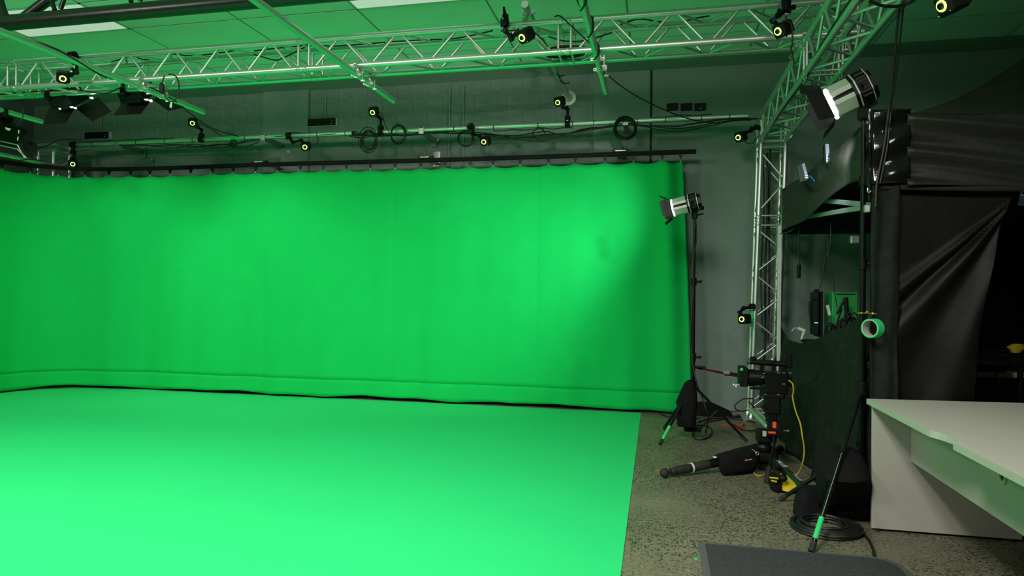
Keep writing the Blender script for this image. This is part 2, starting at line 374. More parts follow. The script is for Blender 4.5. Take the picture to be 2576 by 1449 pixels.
# ================================================================== green floor and curtain
solo('chroma_floor', MB().box((-4.2, 3.05, .002), (8.1, 8.76, .004)), VINYL, 'bright green vinyl floor sheet in front of the curtain', 'floor sheet')
om = MB()
for q in (((1812, 1070), (1836, 1066), (1838, 1071), (1814, 1073)), ((1828, 1068), (1854, 1070), (1853, 1075), (1828, 1072)), ((1850, 1068), (1874, 1066), (1876, 1071), (1850, 1074)), ((1866, 1068), (1883, 1070), (1880, 1074), (1866, 1073)), ((1848, 1072), (1853, 1072), (1863, 1085), (1860, 1086))): om.prism([atz(x, y, .0015) for x, y in q], (0, 0, .002))
solo('orange_tape_mark', om, OTAPE, 'torn orange tape mark on the concrete behind the light stand leg', 'tape mark')
solo('tape_scrap', MB().prism([atz(x, y, .0005) for x, y in ((1648, 1183), (1656, 1182), (1657, 1186), (1649, 1187))], (0, 0, .002)), OTAPE, 'tiny orange tape scrap on the floor left of the tripod foot', 'tape scrap')
solo('green_tape_scrap', MB().prism([atz(x, y, .0005) for x, y in ((1747, 1404), (1755, 1404), (1755, 1409), (1747, 1409))], (0, 0, .002)), GTAPE, 'tiny green tape scrap beside the grey floor mat', 'tape scrap')

PATH = [(-8.0, 3.0), (-7.96, 5.0), (-7.92, 6.0), (-7.86, 6.65), (-7.64, 7.05), (-7.15, 7.3), (-6.2, 7.38), (-4.5, 7.38), (-2.2, 7.45), (.27, 7.45)]
def smooth_path(P, step=.02):
    P = [V((*p, 0)) for p in P]; Q = []
    for i in range(len(P)-1):
        a, b, c, d = P[max(i-1, 0)], P[i], P[i+1], P[min(i+2, len(P)-1)]; n = max(2, int((c-b).length/step))
        for j in range(n):
            t = j/n; Q.append(.5*((2*b)+(c-a)*t+(2*a-5*b+4*c-d)*t*t+(3*b-a-3*c+d)*t**3))
    Q.append(P[-1]); return Q
CP = smooth_path(PATH)
CS = [0]
for i in range(1, len(CP)): CS.append(CS[-1] + (CP[i]-CP[i-1]).length)
CLEN = CS[-1]
def on_path(s_):
    s_ = min(max(s_, 0), CLEN); lo, hi = 0, len(CS)-1
    while hi-lo > 1:
        m_ = (lo+hi)//2
        if CS[m_] <= s_: lo = m_
        else: hi = m_
    t = (s_-CS[lo])/max(CS[hi]-CS[lo], 1e-9); p = CP[lo].lerp(CP[hi], t); d = (CP[hi]-CP[lo]).normalized(); return p, V((d.y, -d.x, 0))
RAILZ = 2.845
def s_of_px(px, py, z):                                     # arc length where this sight line meets the curtain
    best = None
    for i, p in enumerate(CP):
        q = V((p.x, p.y, z)) - C0; x = 1288 + FPX*q.dot(CR)/q.dot(CF); e = abs(x-px)
        if best is None or e < best[0]: best = (e, CS[i])
    return best[1]
HOOKPX = [5, 77, 145, 215, 275, 327, 376, 428, 481, 533, 587, 643, 700, 755, 813, 872, 932, 992, 1057, 1118, 1182, 1242, 1308, 1378, 1448, 1521, 1592, 1665, 1713]
HOOKS = [s_of_px(px, 420, 2.78) for px in HOOKPX]
HOOKS = [HOOKS[0]-.35*k for k in range(8, 0, -1) if HOOKS[0]-.35*k > .05] + HOOKS
SEAMS = [s_of_px(px, 700, 1.3) for px in (362, 660, 987, 1352)]
def fold(s_, v):                                            # fold depth: v = 0 top, 1 bottom
    u = s_
    f = .016*math.sin(u*4.1+.6+.5*v) + .012*math.sin(u*8.7+1.3*math.sin(2.2*v)) * (.3+.7*v) + .006*math.sin(u*19+2*v)*v
    e = CLEN - s_
    f += .075*math.exp(-((e-.17)/.10)**2)*(1-.55*v) - .05*math.exp(-((e-.02)/.10)**2)*(1-.3*v) + .028*math.exp(-((e-.62)/.16)**2)*(.3+v)
    c = abs(s_ - s_of_c)
    return f + .03*math.sin(u*5.3)*math.exp(-(c/.7)**2)
s_of_c = s_of_px(200, 700, 1.3)
TOPZ, BOTZ = 2.752, .038
bowed = lambda s_, v: 0.0
def curtain_pt(s_, v, extra=0):
    p, nr = on_path(s_)
    import bisect
    k = bisect.bisect(HOOKS, s_)
    a = HOOKS[k-1] if k > 0 else HOOKS[0]-.3; b = HOOKS[k] if k < len(HOOKS) else HOOKS[-1]+.3
    t = (s_-a)/max(b-a, 1e-6); sag = (.022 if b-a < .5 else .03)*math.sin(PI*min(max(t, 0), 1))
    if k == len(HOOKS)-1: sag *= 1.7
    z = (TOPZ-sag)*(1-v) + BOTZ*v
    if v > .99: z += .010*math.sin(s_*3.1)+.006*math.sin(s_*7.7)
    e = CLEN - s_
    d = fold(s_, v) + extra
    for q in SEAMS: d -= .006*math.exp(-((s_-q)/.012)**2)
    side = .10*math.sin(PI*min(v*1.05, 1))**1.2*0 - .0
    tang = V((-nr.y, nr.x, 0))
    shift = max(0, 1-e/.5)*(.115*v + .012*math.sin(PI*v))
    return V((p.x, p.y, 0)) + nr*d + tang*shift + V((0, 0, z))
ct = thing('green_curtain', 'wide bright green chroma key curtain hanging around the studio corner', 'curtain', (-3.5, 7.4, 0))
NU, NV = 620, 46
HEM = 1 - .19/(TOPZ-BOTZ)
part('cloth', MB().grid(lambda u, v: curtain_pt(u*CLEN, v*HEM), NU, NV), CURT, ct, thick=.003, sharp=180)
part('hem', MB().grid(lambda u, v: curtain_pt(u*CLEN, HEM-.002+v*(1-HEM+.002), .0015), NU, 6), CURT, ct, thick=.002, sharp=180)
# rail
cr = thing('curtain_rail', 'black curtain track above the green curtain on wall brackets', 'curtain rail', (-3.5, 7.42, RAILZ))
g = MB(); RP = [on_path(CLEN*i/160)[0] for i in range(161)]; RP.append(V((.41, 7.45, 0)))
for sgn, zz in ((0, 0),):
    vs = []; fs = []
    for i, p in enumerate(RP):
        d = (RP[min(i+1, len(RP)-1)] - RP[max(i-1, 0)]).normalized(); nr = V((d.y, -d.x, 0))
        for a, b in ((-.024, -.022), (.024, -.022), (.024, .012), (.018, .012), (.018, .022), (-.024, .022)): vs.append(V((p.x, p.y, RAILZ)) + nr*a + V((0, 0, b)))
    L = len(RP); fs = [(i*6+j, i*6+(j+1) % 6, (i+1)*6+(j+1) % 6, (i+1)*6+j) for i in range(L-1) for j in range(6)] + [tuple(range(6))[::-1], tuple(range((L-1)*6, L*6))]
    g.add(vs, fs)
part('track', g, RAILM, cr)
for px, py in ((655, 408), (1070, 393), (1560, 372), (215, 425)):
    s_ = s_of_px(px, py, 2.88); p, nr = on_path(s_); z = RAILZ+.024; b = MB()
    if px > 300:
        b.box((p.x, (p.y+WY)/2-.02, z+.004), (.11, WY-p.y+.06, .008)); b.prism([(p.x, p.y-.03, z+.01), (p.x, WY, z+.01), (p.x, WY, z+.16), (p.x, WY-.05, z+.16), (p.x, p.y, z+.03)], (.006, 0, 0))
        b.box((p.x, WY-.006, z+.07), (.09, .012, .18))
        part('rail_bracket', b, STEEL, cr, 'galvanised shelf bracket holding the track')
        [part('bracket_clamp', MB().box((p.x+dx, p.y, z+.008), (.035, .05, .026)), BLKM, cr) for dx in (-.075, .075)]
for s_ in HOOKS:
    p, nr = on_path(s_); base = V((p.x, p.y, RAILZ-.022)); b = MB()
    tg = V((-nr.y, nr.x, 0))
    b.prism([base+tg*x+V((0, 0, z))-nr*.007 for x, z in ((-.028, .002), (.028, .002), (.012, -.034), (.006, -.055), (-.006, -.055), (-.012, -.034))], nr*.014)
    c = part('carrier', b, BLKM, cr)
    pt = curtain_pt(s_, 0) + nr*.008; top = base + V((0, 0, -.045))
    part('hook', MB().path([top, (top+pt)/2 + V((0, 0, .006)), pt + V((0, 0, .0)), pt+nr*.006+V((0, 0, -.02)), pt+nr*.014+V((0, 0, -.014))], .0042, 6, 3), STEEL, c)

# ================================================================== trusses
def truss(root, A, ax, u, v, joints, s_=.24, rc=.0255, rb=.0105, bay=.235, faces=(0, 1, 2, 3), coup=True, ends=(True, True)):
    A, ax, u, v = V(A), V(ax), V(u), V(v); C = [A, A+u*s_, A+(u+v)*s_, A+v*s_]
    for k in range(len(joints)-1):
        t0, t1 = joints[k], joints[k+1]; a, b = t0+.05, t1-.05
        for c in C: rod('chord', c+ax*(t0+.012), c+ax*(t1-.012), rc, ALU, root, 16)
        n = max(1, round((b-a-.04)/bay)); n -= n % 2; n = max(n, 2); st = (b-a-.06)/n
        for f in faces:
            P, Q = C[f], C[(f+1) % 4]
            for t in (a, b): rod('brace', P+ax*t, Q+ax*t, rb, ALUD, root)
            ph = (f in (1, 2))
            for i in range(n):
                x0, x1 = a+.03+st*i, a+.03+st*(i+1); lo = (i % 2 == 0) ^ ph; g_ = .018
                rod('brace', (P if lo else Q)+ax*(x0+g_), (Q if lo else P)+ax*(x1-g_), rb, ALUD, root)
    if coup:
        for t in joints[1:-1]:
            for c in C:
                q = part('coupler', MB().lathe(c+ax*(t-.055), ax, [(0, .026), (.008, .029), (.04, .029), (.055, .024), (.07, .029), (.102, .029), (.11, .026)], 14), STEEL, root)
                w_ = u if abs(ax.z) < .5 else u
                pin = MB()
                for o_ in (-.03, .03): pin.tube(c+ax*(t+o_)-v*.042, c+ax*(t+o_)+v*.042, .005, n=6); pin.path([c+ax*(t+o_)-v*.04, c+ax*(t+o_+.012)-v*.055-u*.01, c+ax*(t+o_+.02)-v*.04-u*.015], .002, 4, 3)
                part('pin', pin, STEEL, q)
xt = thing('cross_truss', 'long silver box truss spanning the room above the curtain', 'truss', (-3.4, 5.32, 3.205))
truss(xt, (-9, 5.2, 3.205), (1, 0, 0), (0, 0, 1), (0, 1, 0), [.55, 2.98, 6.03, 8.28, 10.45])
rt = thing('side_truss', 'silver box truss running overhead from the right column towards the camera', 'truss', (1.15, 4.5, 2.9))
truss(rt, (1.035, 1.4, 2.9), (0, 1, 0), (1, 0, 0), (0, 0, 1), [0, 1.7, 3.72, 5.72], s_=.235)
rc_ = thing('truss_column', 'upright silver box truss column right of the curtain', 'truss', (1.1, 7.4, 0))
lean = V((.078/2.9, 0, 1)).normalized()
truss(rc_, (.98, 7.33, .03), lean, (1, 0, 0), (0, 1, 0), [0, 2.05, 2.86], s_=.24)
part('base_plate', MB().cbox((1.1, 7.45, .012), (.42, .42, .024), .004), STEEL, rc_)
for dx in (0, .24):
    for dy in (0, .24): part('foot_socket', MB().lathe((.98+dx, 7.33+dy, .02), (0, 0, 1), [(0, .04), (.02, .04), (.035, .03), (.07, .028)], 14), STEEL, rc_)
# corner: the column chords run on up beside the side truss
cb = MB()
for dx in (.075, .315):
    for dy in (0, .24): cb.tube((.98+dx, 7.33+dy, 2.86), (.98+dx+.004, 7.33+dy, 3.15), .025, n=14)
for zz in (2.9, 3.14):
    for dy in (0, .24): cb.tube((1.05, 7.33+dy, zz), (1.3, 7.33+dy, zz), .024, n=14)
    for dx in (.075, .315): cb.tube((.98+dx, 7.1, zz), (.98+dx, 7.6, zz), .024, n=14)
part('corner_block', cb, ALU, rc_)
part('tape_band', MB().tube(aty(1893, 775, 7.328)+V((.004, .002, 0)), aty(1891.5, 822, 7.328)+V((.004, .002, 0)), .0262, n=16), GTAPE, rc_, 'green tape wrapped on the front tube')
lc = thing('truss_column', 'upright silver truss column in the corner behind the green curtain', 'truss', (-7.78, 7.32, 0))
truss(lc, (-7.9, 7.2, .03), (0, 0, 1), (1, 0, 0), (0, 1, 0), [0, 2.05, 3.06], s_=.24)
tb = MB()
for zz in (3.08, 3.16):
    for dy in (0, .24): tb.tube((-7.93, 7.2+dy, zz), (-7.62, 7.2+dy, zz), .022, n=12)
    for dx in (0, .24): tb.tube((-7.9+dx, 7.17, zz), (-7.9+dx, 7.47, zz), .022, n=12)
tb.tube((-7.66, 7.44, 3.13), (-7.3, 7.44, 3.16), .024, n=12)
part('corner_block', tb, ALU, lc)

# scaffold pipes and clamps
def pipe(name, label, p0, p1, r=.0265, closed_end=True, group='round scaffold pipes'):
    t = thing(name, label, 'pipe', ((V(p0)+V(p1))/2), group)
    ax = (V(p1)-V(p0)).normalized()
    part('tube', MB().lathe(p0, ax, [(0, r*.82), (0, r), ((V(p1)-V(p0)).length, r), ((V(p1)-V(p0)).length, r*.82)], 18), ALU, t)
    for e, sg in ((V(p0), 1), (V(p1), -1)): part('end_opening', MB().tube(e+ax*sg*.001, e+ax*sg*.004, r*.8, n=14), RUB, t)
    return t
PZ = 3.125
pipes = [pipe('scaffold_pipe', 'round silver pipe hung along the left light, ending past the cable loop', (-4.56, -1, PZ), (-4.56, 6.02, PZ)),
         pipe('scaffold_pipe', 'round silver pipe under the truss ending above the wall mounted plates box', (-2.47, -1, PZ), (-2.47, 5.99, PZ)),
         pipe('scaffold_pipe', 'round silver pipe wound with black cable near the truss middle', (-.46, -1, PZ), (-.46, 6.05, PZ)),
         pipe('scaffold_pipe', 'short visible end of a pipe at the far left edge above the left lamp', (-6.6, -1, PZ), (-6.6, 6.05, PZ)),
         pipe('scaffold_pipe', 'pipe from a round wall flange over the truss with a dark open near end', (-1.04, 5.19, 3.6), (-1.03, 7.84, 3.61), .029)]
part('flange', MB().lathe((-1.03, 7.85, 3.61), (0, -1, 0), [(0, .088), (.012, .088), (.016, .045), (.03, .036)], 24), STEEL, pipes[4])
def clamp(px_, py_, pz, cy, cz, label, ax=(0, 1, 0), grp='truss pipe clamps'):  # swivel clamp between a pipe along ax at (px_,py_,pz) and a chord along X at (cy,cz)
    t = thing('pipe_clamp', label, 'clamp', (px_, py_, pz), grp); o = V((px_, py_, pz)); a = V(ax)
    q = V((px_, cy, cz)); x = V((1, 0, 0)); up = (q-o).normalized()
    side = a.cross(up).normalized()
    for nm, c, d, sd in (('pipe_collar', o, a, side), ('chord_collar', q, x, up.cross(x).normalized())):
        m_ = MB().ring(c-d*.022, d, [(0, .0255), (0, .033), (.044, .033), (.044, .0255)], 18)
        for sg in (-1, 1): m_.ring(c+sd*sg*.042-d*.012, d, [(0, .006), (0, .014), (.024, .014), (.024, .006)], 10)
        k = part(nm, m_, STEEL, t)
        part('wing_bolt', MB().tube(c+sd*.05+up*.03, c+sd*.05-up*.05, .005, n=6).box(c+sd*.05-up*.052, (.035, .008, .012)), STEEL, k)
    part('saddle', MB().tube(o+up*.028, q-up*.026, .014, n=8), STEEL, t)
for (x, nm) in ((-4.56, 'pipe beside the cable loop'), (-2.47, 'pipe with the bare end'), (-.46, 'cable wound pipe')):
    for cy, fb in ((5.2, 'front'), (5.44, 'rear')): clamp(x, cy, PZ, cy, 3.205, 'silver clamp joining the %s to the %s lower chord' % (nm, fb))
clamp(-6.6, 5.44, PZ, 5.44, 3.205, 'silver clamp joining the far left pipe to the truss')
clamp(-1.04, 5.36, 3.6, 5.2, 3.445, 'silver clamp under the open ended pipe on top of the truss')
for y_, z_, lb in ((5.2, 3.205, 'front'), (5.44, 3.205, 'rear')):
    for x_, sd in ((1.035, 'left'), (1.27, 'right')): clamp(x_, y_, 3.135, y_, z_, 'silver clamp where the %s lower chord crosses the %s upper tube of the side truss' % (lb, sd))

# pipe rail on the wall
WPY, WPZ = 7.4, 3.19
wp = thing('wall_pipe', 'silver pipe on wall arms left of its black taped gap', 'pipe', (-5.4, WPY, WPZ), 'wall pipe sections')
xa = aty(887, 331, WPY).x; xb = aty(917, 331, WPY).x
part('tube', MB().tube((-7.55, WPY, WPZ), (xa, WPY, WPZ), .0285, n=18), ALU, wp)
part('tape_band', MB().tube((aty(573, 348, WPY).x, WPY, WPZ), (aty(607, 346, WPY).x, WPY, WPZ), .0293, n=18), GTAPE, wp, 'green tape band')
part('end_cap', MB().tube((xa, WPY, WPZ), (xa+.012, WPY, WPZ), .03, n=18), RUB, wp)
wp2 = thing('wall_pipe', 'silver pipe on wall arms right of its black taped gap', 'pipe', (-1.3, WPY, WPZ), 'wall pipe sections')
part('tube', MB().tube((xb, WPY, WPZ), (.93, WPY, WPZ), .0285, n=18), ALU, wp2)
part('joiner', MB().tube((xa+.01, WPY, WPZ-.006), (xb+.02, WPY, WPZ-.012), .014, n=10), RUB, wp2)
for px, t in ((300, wp), (665, wp), (1062, wp2), (1573, wp2)):
    x = aty(px, 330, WPY).x
    m_ = MB().box((x, (WPY+WY)/2+.03, WPZ-.02), (.05, WY-WPY-.06, .05)); a = part('wall_arm', m_, ARM, t)
    u = MB()
    for dx in (-.028, .028): u.box((x+dx, WPY-.034, WPZ-.01), (.006, .012, .07))
    u.box((x, WPY-.034, WPZ-.045), (.062, .012, .008)).box((x, WPY-.036, WPZ-.012), (.045, .004, .055)); part('u_clamp', u, STEEL, a)
    part('wall_plate', MB().cbox((x, WY-.03, WPZ-.03), (.07, .012, .15), .003), WALL, a)
for px, py in ((726, 381), (1100, 352), (380, 402)):
    p = aty(px, py, WY-.045); solo('anchor_plate', MB().cbox(p, (.045, .01, .045), .004).tube(p+V((0, -.005, 0)), p+V((0, -.012, 0)), .012, n=6), STEEL, {726: 'square steel anchor plate on the pilaster', 1100: 'square steel anchor plate left of the two conduits', 380: 'small steel anchor plate on the far left wall section'}[px], 'anchor plate')
lp = thing('side_pipe', 'silver pipe along the left wall above the curtain corner', 'pipe', (-7.66, 5.5, 2.89))
part('tube', MB().tube((-7.66, 3, 2.89), (-7.66, 7.5, 2.89), .026, n=16), ALU, lp)
part('lower_tube', MB().tube((-7.9, 3, 2.86), (-7.9, 7.3, 2.86), .016, n=12), ALU, lp)

# black steel roof beam
rb = thing('roof_beam', 'black steel lattice roof beam near the ceiling at upper left', 'beam', (-4, 4.49, 3.5))
part('bottom_chord', MB().tube((XL, 4.49, 3.49), (XR, 4.49, 3.49), .062, n=24), BLKBEAM, rb)
for x0, y0, x1, y1, r in ((138, 26, 120, -28, .018), (152, 24, 176, -45, .018), (330, 5, 316, -60, .018), (352, 3, 372, -60, .018)):
    part('lattice_bar', MB().tube(aty(x0, y0, 4.49), aty(x1, y1, 4.49), r, n=12), BLKBEAM, rb)
part('lattice_bar', MB().tube(aty(62, 44, 4.52), aty(150, -22, 4.52), .04, n=14), BLKBEAM, rb)
part('gusset', MB().prism([aty(x, y, 4.46) for x, y in ((-40, -30), (-5, -10), (2, 15), (12, 40), (-30, 46))], (0, .05, 0)), BLKBEAM, rb)

# ================================================================== wall plates
for k, (px0, px1, py, box_) in enumerate(((780, 850, 310, 1), (222, 282, 343, 1), (1676, 1775, 270.5, 0))):
    a, b = aty(px0, py, WY), aty(px1, py, WY); z = (a.z+b.z)/2; d = .055 if box_ else .016
    if box_:
        t = thing('wall_socket_box', ['black fronted socket box on the wall beside the pilaster', 'black fronted socket box on the wall near the left corner'][k], 'socket box', ((a.x+b.x)/2, WY, z), 'surface socket boxes')
        part('housing', MB().cbox(((a.x+b.x)/2, WY-d/2, z), (b.x-a.x, d, .095), .004), WHT, t)
        ww = (b.x-a.x)/3
        for j in range(3):
            pl = part('face_plate', MB().cbox((a.x+ww*(j+.5), WY-d-.004, z), (ww-.003, .008, .091), .003), BLK, t)
            if j == 2: part('print_mark', MB().box((a.x+ww*(j+.55), WY-d-.0085, z-.02), (.03, .001, .006)).box((a.x+ww*(j+.65), WY-d-.0085, z+.008), (.006, .001, .012)), WHT, pl)
    else:
        for j, (q0, q1, nm) in enumerate(((1677, 1705, 'leftmost'), (1712, 1741, 'middle'), (1747, 1775, 'rightmost'))):
            c0, c1 = aty(q0, py, WY), aty(q1, py, WY)
            t = thing('wall_plate', '%s of the three black wall plates above the pipe' % nm, 'wall plate', ((c0.x+c1.x)/2, WY, c0.z), 'black wall plates')
            part('face_plate', MB().cbox(((c0.x+c1.x)/2, WY-.022, (c0.z+c1.z)/2), (c1.x-c0.x, .02, .082), .003), BLKM, t)
            if j == 2: part('print_mark', MB().box(((c0.x+c1.x)/2+.005, WY-.033, c0.z-.022), (.03, .001, .006)).box(((c0.x+c1.x)/2+.02, WY-.033, c0.z+.006), (.006, .001, .01)), WHT, t)

# ================================================================== tracking cameras
TGT = V((-2.6, 2.2, .9))
def tracker(px, py, yd, arm, mount, label, aim=None, sz=.1, grip='pipe'):
    c = aty(px, py, yd); ax = ((aim or TGT) - c).normalized(); F = frame(ax)
    t = thing('tracking_camera', label, 'camera', c, 'motion tracking cameras'); b = c - ax*sz*.55
    part('body', MB().cbox(b, (sz, sz*1.1, sz), .014, F).cbox(b-ax*sz*.62, (sz*.8, sz*.16, sz*.8), .01, F), BLK, t)
    fr = c + ax*.0; r = sz*.29
    rg = part('light_ring', MB().ring(fr, ax, [(0, r*.62), (0, r), (.006, r*.95), (.006, r*.66)], 24), RING, t, 'glowing yellow ring')
    part('lens', MB().lathe(fr, ax, [(0, r*.6), (.012, r*.52), (.014, r*.42), (.008, r*.3)], 20), LENS, t)
    led = MB()
    for sx in (-1, 1): led.box(fr+F @ V((sx*sz*.36, .001, -sz*.38)), (sz*.03,)*3, F)
    part('status_led', led, LEDW, t)
    n = len(arm); pts = [b - F @ V((0, 0, 0))]
    for k, (x, y) in enumerate(arm): pts.append(aty(x, y, b.y + (mount[1]-b.y)*(k+1)/n))
    pts[-1] = V((aty(*arm[-1], mount[1]).x, mount[1], aty(*arm[-1], mount[1]).z))
    a = MB()
    for p, q in zip(pts, pts[1:]): a.tube(p, q, .015, n=8)
    ar = part('arm', a, BLK, t)
    kn = MB()
    for i, p in enumerate(pts[1:-1]):
        kn.ball(p, .024, 10, 6); kn.tube(p, p+V((.0, -.045, .018 if i % 2 else -.01)), .011, .016, n=8)
    part('joint_knob', kn, BLKM, ar)
    e = pts[-1]; cl_ = MB().cbox(e, (.062, .062, .062), .012)
    if mount[2] is not None:
        m_ = V((e.x, mount[1], mount[2])); cl_.tube(e, m_, .022, n=10).ring(m_-V((.028, 0, 0)), (1, 0, 0), [(0, .024), (0, .04), (.056, .04), (.056, .024)], 14)
    part('super_clamp', cl_, BLK, t); part('clamp_band', MB().tube(e-V((.0, 0, .034)), e-V((0, 0, .027)), .032, n=12), STEEL, t)
    return pts
T = {}
T[0] = tracker(158, 198, 4.95, [(178, 188), (192, 182), (194, 160), (183, 140)], (0, 5.14, 3.445), 'tracking camera on the truss left of the slanting left pipe')
T[1] = tracker(183, 413, 7.2, [(186, 398), (184, 384)], (0, 7.36, WPZ), 'tracking camera at the left end of the wall pipe')
T[2] = tracker(484, 310, 7.15, [(498, 320), (507, 327), (507, 342)], (0, 7.38, WPZ), 'tracking camera raised above the wall pipe, left of the pilaster')
T[3] = tracker(767, 370, 7.15, [(758, 353), (737, 358), (727, 347)], (0, 7.38, WPZ), 'tracking camera hung below the wall pipe by the pilaster')
T[4] = tracker(937, 283, 7.15, [(950, 292), (958, 300), (958, 322)], (0, 7.38, WPZ), 'tracking camera raised above the wall pipe beside two cable coils')
T[5] = tracker(1217, 357, 7.15, [(1206, 342), (1192, 338), (1186, 325)], (0, 7.38, WPZ), 'tracking camera hung below the wall pipe beside a round coil')
T[6] = tracker(1403, 258, 7.15, [(1416, 270), (1428, 276), (1428, 298)], (0, 7.38, WPZ), 'tracking camera raised above the wall pipe beneath the wall flange')
T[7] = tracker(1313, 95, 4.98, [(1302, 80), (1287, 97), (1272, 78), (1270, 62)], (0, 5.15, 3.445), 'tracking camera on the truss beside the open ended pipe')
T[8] = tracker(1957, 79, 4.95, [(1944, 52), (1958, 38), (1978, 28)], (0, 5.15, 3.445), 'tracking camera hung on the truss beside the side truss')
T[9] = tracker(1857, 346, 7.1, [(1872, 337), (1889, 328), (1903, 322)], (0, 7.3, None), 'tracking camera at the top of the right truss column')
T[10] = tracker(1866, 803, 7.12, [(1861, 786), (1870, 776), (1892, 771)], (0, 7.3, None), 'tracking camera low on the right truss column')
T[11] = tracker(2369, 15, 3.5, [(2392, -22), (2380, -60)], (0, 3.55, None), 'tracking camera hanging at the top right edge')
# extra posts on two truss cameras
ex = thing('clamp_lever', 'upright black clamp stud with lever beside the truss tracking camera', 'clamp', aty(1270, 60, 5.1))
part('stud', MB().lathe(aty(1271, 66, 5.1), (0, 0, 1), [(0, .028), (.02, .03), (.05, .026), (.09, .026)], 14), BLKM, ex); part('stud_ring', MB().tube(aty(1271, 50, 5.1), aty(1271, 47, 5.1), .026, n=14), STEEL, ex)
part('lever', MB().tube(aty(1271, 42, 5.1), aty(1267, 17, 5.08), .016, .008, n=10), BLK, ex)
ex = thing('hanger_post', 'black hanging post above the truss camera near the side truss', 'post', aty(1977, 20, 5.1))
part('post', MB().tube(aty(1977, 26, 5.1), (aty(1978, -20, 5.1)), .022, n=12), BLK, ex); part('knob', MB().tube(aty(1985, 22, 5.1), aty(1997, 18, 5.05), .014, .02, n=10), BLKM, ex)

# ================================================================== barn-door softlights
def softlight(label, cx, cy, cz, flaps, clampx, glints=()):
    c = V((cx, cy, cz)); t = thing('softlight', label, 'studio light', c, 'barn door softlights under the back truss'); ax = V((.05, .62, -.78)).normalized(); F = frame(ax)
    part('housing', MB().cbox(c-ax*.05, (.27, .12, .24), .02, F).cbox(c-ax*.13, (.16, .06, .15), .012, F), BLK, t)
    part('diffuser', MB().box(c-ax*.008, (.15, .012, .13), F), GLOW, t)
    part('front_rim', MB().box(c+ax*.01+F @ V((0, 0, .115)), (.25, .03, .02), F).box(c+ax*.01-F @ V((0, 0, .115)), (.25, .03, .02), F).box(c+ax*.01+F @ V((.12, 0, 0)), (.02, .03, .22), F).box(c+ax*.01-F @ V((.12, 0, 0)), (.02, .03, .22), F), BLK, t)
    yk = MB(); 
    for sx in (-1, 1): yk.tube(c+F @ V((sx*.15, -.05, 0)), V((cx+sx*.15, cy-.02, cz+.12)), .010, n=6)
    yk.tube((cx-.15, cy-.02, cz+.12), (cx+.15, cy-.02, cz+.12), .010, n=6); part('yoke', yk, BLKM, t)
    part('hook_clamp', MB().cbox((clampx, 5.44, 3.19), (.06, .075, .09), .012).tube((clampx, 5.44, 3.16), (cx-.1, cy-.02, cz+.12), .016, n=8), BLK, t)
    part('rating_label', MB().box(c-ax*.112+F @ V((.04, 0, .11)), (.05, .004, .035), F), PAPER, t)
    for q in flaps: part('barn_door', MB().prism(q, V((0, .004, .003))), FLAP, t)
    for x, y, w_, h_ in glints: part('light_leak', MB().prism([aty(x+dx*w_, y+dy*h_, 5.44) for dx, dy in ((-1, -.6), (.6, -1), (1, .8), (-.4, 1))], (0, .012, 0)), GLOW, t, 'bright gap of lamp light')  # small glowing prisms put in for lamp light showing between the flaps
    ch = MB().path([V((cx+.1, cy-.1, cz+.1)), V((cx+.16, cy-.06, cz+.2)), V((cx+.13, cy-.05, cz+.34)), V((cx+.06, cy-.08, cz+.25))], .004, 5, 5); part('safety_wire', ch, STEEL, t)
FLAP = mat('barn_door_black', (.008, .008, .007), .6, var=.2, spec=.2)
softlight('softlight with open barn doors at the left under the truss', *aty(174, 256, 5.58),
          [[aty(121, 272, 5.62), aty(187, 274, 5.62), aty(165, 311, 5.5), aty(109, 312, 5.5)], [aty(190, 272, 5.66), aty(246, 245, 5.8), aty(280, 281, 5.72), aty(232, 306, 5.6)]], aty(123, 238, 5.44).x, ((149, 273, 1.6, 1.6), (179, 269, 4, 1.8), (188, 271.5, 3, 1.6), (229, 246, 4, 2.2)))
softlight('softlight with open barn doors left of the cable loop', *aty(348, 240, 5.6),
          [[aty(310, 252, 5.62), aty(377, 256, 5.62), aty(354, 287, 5.5), aty(286, 291, 5.5)], [aty(386, 252, 5.66), aty(404, 236, 5.84), aty(463, 270, 5.72), aty(424, 280, 5.6)]], aty(313, 228, 5.44).x, ((367, 250, 5, 1.6), (378, 253, 3.5, 2.6)))
# left lamp under the far left pipe
c = aty(14, 332, 5.75); t = thing('panel_lamp', 'black panel lamp with pale label at the far left edge', 'studio light', c)
F = frame(V((.75, .2, -.62))); part('housing', MB().cbox(c+V((-.05, 0, 0)), (.42, .16, .26), .02, F).cbox(c+V((-.1, 0, .14)), (.3, .1, .06), .01), RAILM, t); part('barn_door', MB().prism([aty(x, y, 5.82) for x, y in ((50, 346), (94, 361), (94, 393), (62, 380))], (0, .004, 0)), FLAP, t)
part('pale_label', MB().prism([aty(x, y, 5.63) for x, y in ((12, 320), (27.5, 323.5), (23, 329), (15, 326))], (0, .004, 0)), WHT, t)
part('side_slot', MB().prism([aty(x, y, 5.62) for x, y in ((46, 327), (48.5, 327), (47.5, 336), (45, 335))], (0, .004, 0)).prism([aty(x, y, 5.62) for x, y in ((44, 344), (46.5, 344), (45, 354), (42.5, 353))], (0, .004, 0)), WHT, t)
part('handle_knob', MB().tube(aty(43, 346, 5.66), aty(56, 347, 5.7), .03, .018, n=10), BLK, t)
fr = MB()
for y0, y1 in ((355, 364.5), (366, 375)): fr.tube(aty(-30, y0-7, 5.7), aty(44, y1, 5.7), .007, n=8); fr.tube(aty(44, y1, 5.7), aty(62 + (y0-355)*.4, 397, 5.75), .007, n=8)
part('accessory_frame', fr, ALUD, t); part('hook_clamp', MB().cbox((-6.6, 5.62, 3.11), (.075, .05, .09), .012).tube((-6.6, 5.62, 3.08), c+V((-.05, 0, .15)), .018, n=8), BLK, t)

